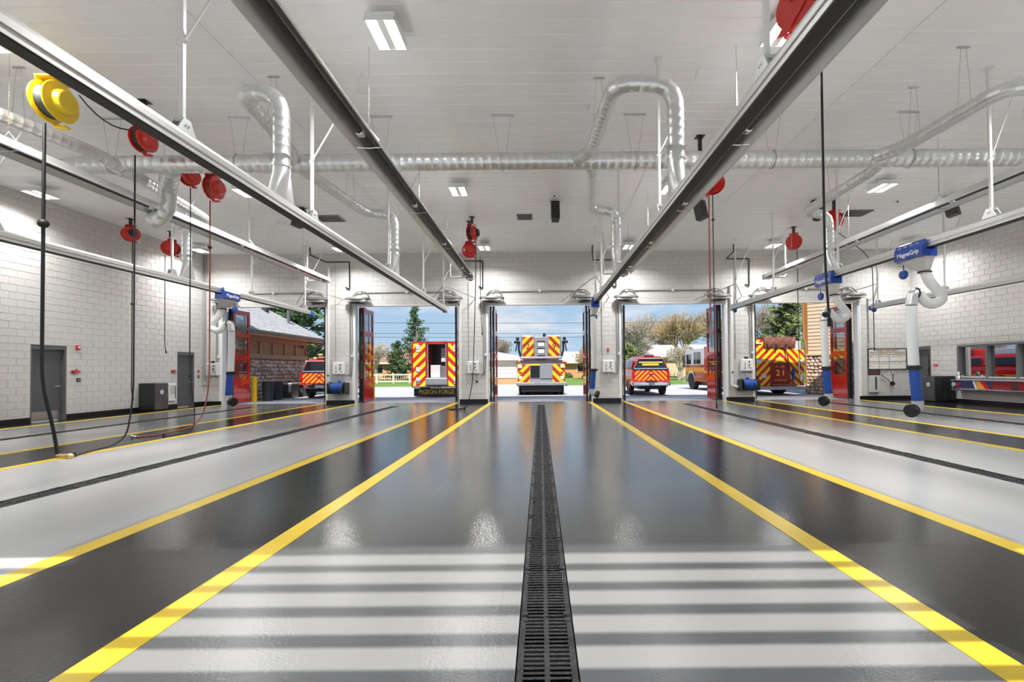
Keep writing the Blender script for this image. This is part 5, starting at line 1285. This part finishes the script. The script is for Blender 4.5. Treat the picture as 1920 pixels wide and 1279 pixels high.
# fence along the lawn
t = thing('rail_fence', 'pale post and rail fence in front of the brown roofed house', 'fence', (0, 46, .16))
for k in range(7): part('post', G().box(-17.6 + k * 1.6 - .06, -17.6 + k * 1.6 + .06, -.06, .06, 0, 1.0), 'fence_white', t)
for z in (.15, .8): part('rail', G().box(-17.7, -7.9, -.04, .04, z, z + .12), 'fence_white', t)
g = G(); 
for k in range(48): g.box(-17.5 + k * .2, -17.5 + k * .2 + .03, -.012, .012, .2, .85)
part('picket', g, 'fence_white', t, kind='stuff')

def bare_tree(label, loc, h, spread, seed, m_='bark', lv=5, kids=4, r0=.22, group='bare trees', up=.55, name='bare_tree'):
    rnd = random.Random(seed); t = thing(name, label, 'tree', loc, group=group)
    g = G(); gt = G()
    def grow(p, d, L, r, k):
        q = p + d * L; mid = p.lerp(q, .5) + Vector((rnd.uniform(-1, 1), rnd.uniform(-1, 1), rnd.uniform(-.5, .5))) * L * .07
        (gt if k == 0 else g).tube([p, mid, q], [r, r * .85, r * .68], 5 if k < 2 else 3, False)
        if k >= lv: return
        n = kids + (1 if rnd.random() < .4 else 0)
        for i in range(n):
            a = 2 * math.pi * (i / n) + rnd.uniform(-.6, .6); sp = rnd.uniform(.45, 1.0) * spread
            e1 = d.orthogonal().normalized(); e2 = d.cross(e1)
            nd = (d + (e1 * math.cos(a) + e2 * math.sin(a)) * sp + Vector((0, 0, up * .4))).normalized()
            s = p.lerp(q, rnd.uniform(.55, 1.0)) if k else p.lerp(q, rnd.uniform(.75, 1.0))
            grow(s, nd, L * rnd.uniform(.62, .82), max(r * rnd.uniform(.5, .62), .02), k + 1)
    grow(Vector((0, 0, -.2)), Vector((rnd.uniform(-.08, .08), 0, 1)).normalized(), h * .27, r0, 0)
    part('trunk', gt, m_, t, 60); part('branches', g, m_, t, 60)
bare_tree('pale bare tree behind the fence in the open-backed truck bay', (-18.3, 52.5, .3), 6.4, .95, 3, 'bark_pale', r0=.25)
bare_tree('bare tree over the tan house in the centre bay', (-5.5, 66, .5), 7.0, .7, 5, 'bark', r0=.2)
bare_tree('spreading bare tree before the orange brick house', (5.6, 52, .3), 5.0, 1.05, 8, 'bark_tan', r0=.16)
bare_tree('pale many-branched tree rising above the camper-top pickup', (11.2, 56, .35), 10.5, .75, 12, 'bark_pale', r0=.3)
bare_tree('tan bare tree left of the fire engine cab', (16.2, 54, .35), 10.0, .8, 13, 'bark_tan', r0=.28)
bare_tree('pale low tree in front of the peach house', (14.2, 48, .2), 5.2, .9, 15, 'bark_pale', r0=.2)
bare_tree('dense brownish tree above the fire engine cab', (21.6, 57, .4), 11.0, .9, 17, 'bark_tan', kids=4, r0=.3)
bare_tree('tan tree behind the fire engine cab roof', (19.5, 72, .5), 11.8, .9, 19, 'bark_tan', kids=5, r0=.3)
bare_tree('bare tree leaning over engine 21', (22.2, 46, .1), 11.0, .8, 23, 'bark', r0=.25)
bare_tree('bare shrub tree behind the conifer bay houses', (-24.5, 62, .45), 6.5, .9, 29, 'bark', r0=.2)
bare_tree('bare tree filling the gap beside the centre pillar', (9.0, 72, .55), 8.5, .8, 31, 'bark', r0=.25)

def conifer(label, loc, h, w, seed, m_='needles', z0=.15, n=2600, shape=1.0, group='evergreen trees'):
    rnd = random.Random(seed); t = thing('evergreen_tree', label, 'tree', loc, group=group)
    g = G(); g.tube([(0, 0, -.2), (rnd.uniform(-.1, .1), 0, h * .5), (0, 0, h)], [w * .055, w * .035, .02], 8); part('trunk', g, 'bark', t, 50)
    g = G(); nb = 75
    fol = G()
    for i in range(nb):
        u = (i + rnd.random()) / nb; z = h * (z0 + (1 - z0) * u); L = w / 2 * ((1 - u) ** shape * .92 + .10) * rnd.uniform(.55, 1.15); a = rnd.uniform(0, 6.283)
        d = Vector((math.cos(a), math.sin(a), rnd.uniform(.0, .35))); tip = Vector((0, 0, z)) + d * L
        g.tube([(0, 0, z), tip], [.04, .012], 4, False)
        for k in range(max(6, int(n / nb))):
            f = rnd.uniform(.25, 1.05); c = Vector((0, 0, z)).lerp(tip, f) + Vector((rnd.gauss(0, .16), rnd.gauss(0, .16), rnd.gauss(.03, .13))) * (w / 5)
            s = rnd.uniform(.07, .17) * (w / 4.5); e1 = Vector((rnd.gauss(0, 1), rnd.gauss(0, 1), rnd.gauss(0, .6))).normalized(); e2 = e1.orthogonal().normalized()
            fol.add([c - e1 * s * 1.6, c + e2 * s * .55, c + e1 * s * 1.6, c - e2 * s * .55], [(0, 1, 2, 3)])
    part('branches', g, 'bark', t); me = bpy.data.meshes.new('foliage'); me.from_pydata(fol.v, [], fol.f); me.materials.append(MATS[m_]); link('foliage', me, t)
conifer('tall dark conifer above the open-backed truck', (-14.0, 53, .3), 8.2, 4.4, 2, shape=.62, z0=.1)
conifer('lower evergreen beside the tall conifer', (-16.6, 54.5, .3), 4.4, 3.6, 4, shape=.6, z0=.0)
conifer('big green conifer rising behind the shingle roof', (-18.6, 36.5, 0), 10.8, 6.5, 6, shape=.5, z0=.25, n=4200)
conifer('yellowish pine behind engine 21', (20.3, 38.5, 0), 7.3, 5.0, 8, 'needles_light', shape=.5, z0=.2, n=3800)
conifer('rounded evergreen beside the camper-top pickup', (9.6, 52, .3), 3.6, 4.2, 10, 'needles_light', shape=.4, z0=.0, n=3200)
def shrub(label, loc, r, seed):
    rnd = random.Random(seed); t = thing('shrub', label, 'shrub', loc, group='clipped shrubs'); g = G()
    for k in range(500):
        v = Vector((rnd.gauss(0, 1), rnd.gauss(0, 1), abs(rnd.gauss(0, 1)))).normalized() * r * rnd.uniform(.75, 1.0); v.z *= .8; s = r * .14
        e1 = Vector((rnd.gauss(0, 1), rnd.gauss(0, 1), rnd.gauss(0, 1))).normalized(); e2 = e1.orthogonal().normalized()
        g.add([v - e1 * s, v + e2 * s, v + e1 * s, v - e2 * s], [(0, 1, 2, 3)])
    me = bpy.data.meshes.new('foliage'); me.from_pydata(g.v, [], g.f); me.materials.append(MATS['shrub']); link('foliage', me, t)
    part('stem', G().cyl((0, 0, -.1), (0, 0, r * .7), .08, .03, 6), 'bark', t)
shrub('clipped shrub under the first window of the orange brick house', (3.2, 57, .42), .75, 1); shrub('clipped shrub under the next window of the orange brick house', (5.6, 57, .42), .6, 2)

# utility poles and wires
pole_x = (-20.2, 36.0)
for x, lab in ((pole_x[0], 'tall utility pole beyond the shingle-roofed building'),):
    t = thing('utility_pole', lab, 'pole', (x, 44, .1), group='utility poles'); part('pole', G().cyl((0, 0, -.3), (0, 0, 6.7), .13, .09, 10), 'bark', t, 40); part('crossarm', G().box(-.06, .06, -.9, .9, 5.7, 5.82), 'bark', t)
for z, sg, lab in ((5.75, .3, 'highest overhead wire crossing the sky'), (4.75, .26, 'middle overhead wire crossing the sky'), (4.38, .26, 'lowest overhead wire crossing the sky')):
    t = thing('overhead_wire', lab, 'wire', (0, 44, 0), group='overhead wires')
    part('cable', G().tube([(-70 + k * 5.5, 0, z + .3 + sg * (((-70 + k * 5.5 - 8.2) / 31.7) ** 2 * 1.0 if abs(-70 + k * 5.5 - 8.2) < 31.7 else 1.0) - sg) for k in range(27)], .022, 5, False), 'wire', t)

bare_tree('low bare tree just right of the camper-top pickup roof', (12.0, 60, .42), 7.2, .85, 37, 'bark_pale', r0=.22)
bare_tree('bare tree between the pickup and the evergreen', (12.2, 71, .5), 9.5, .8, 41, 'bark', r0=.25)
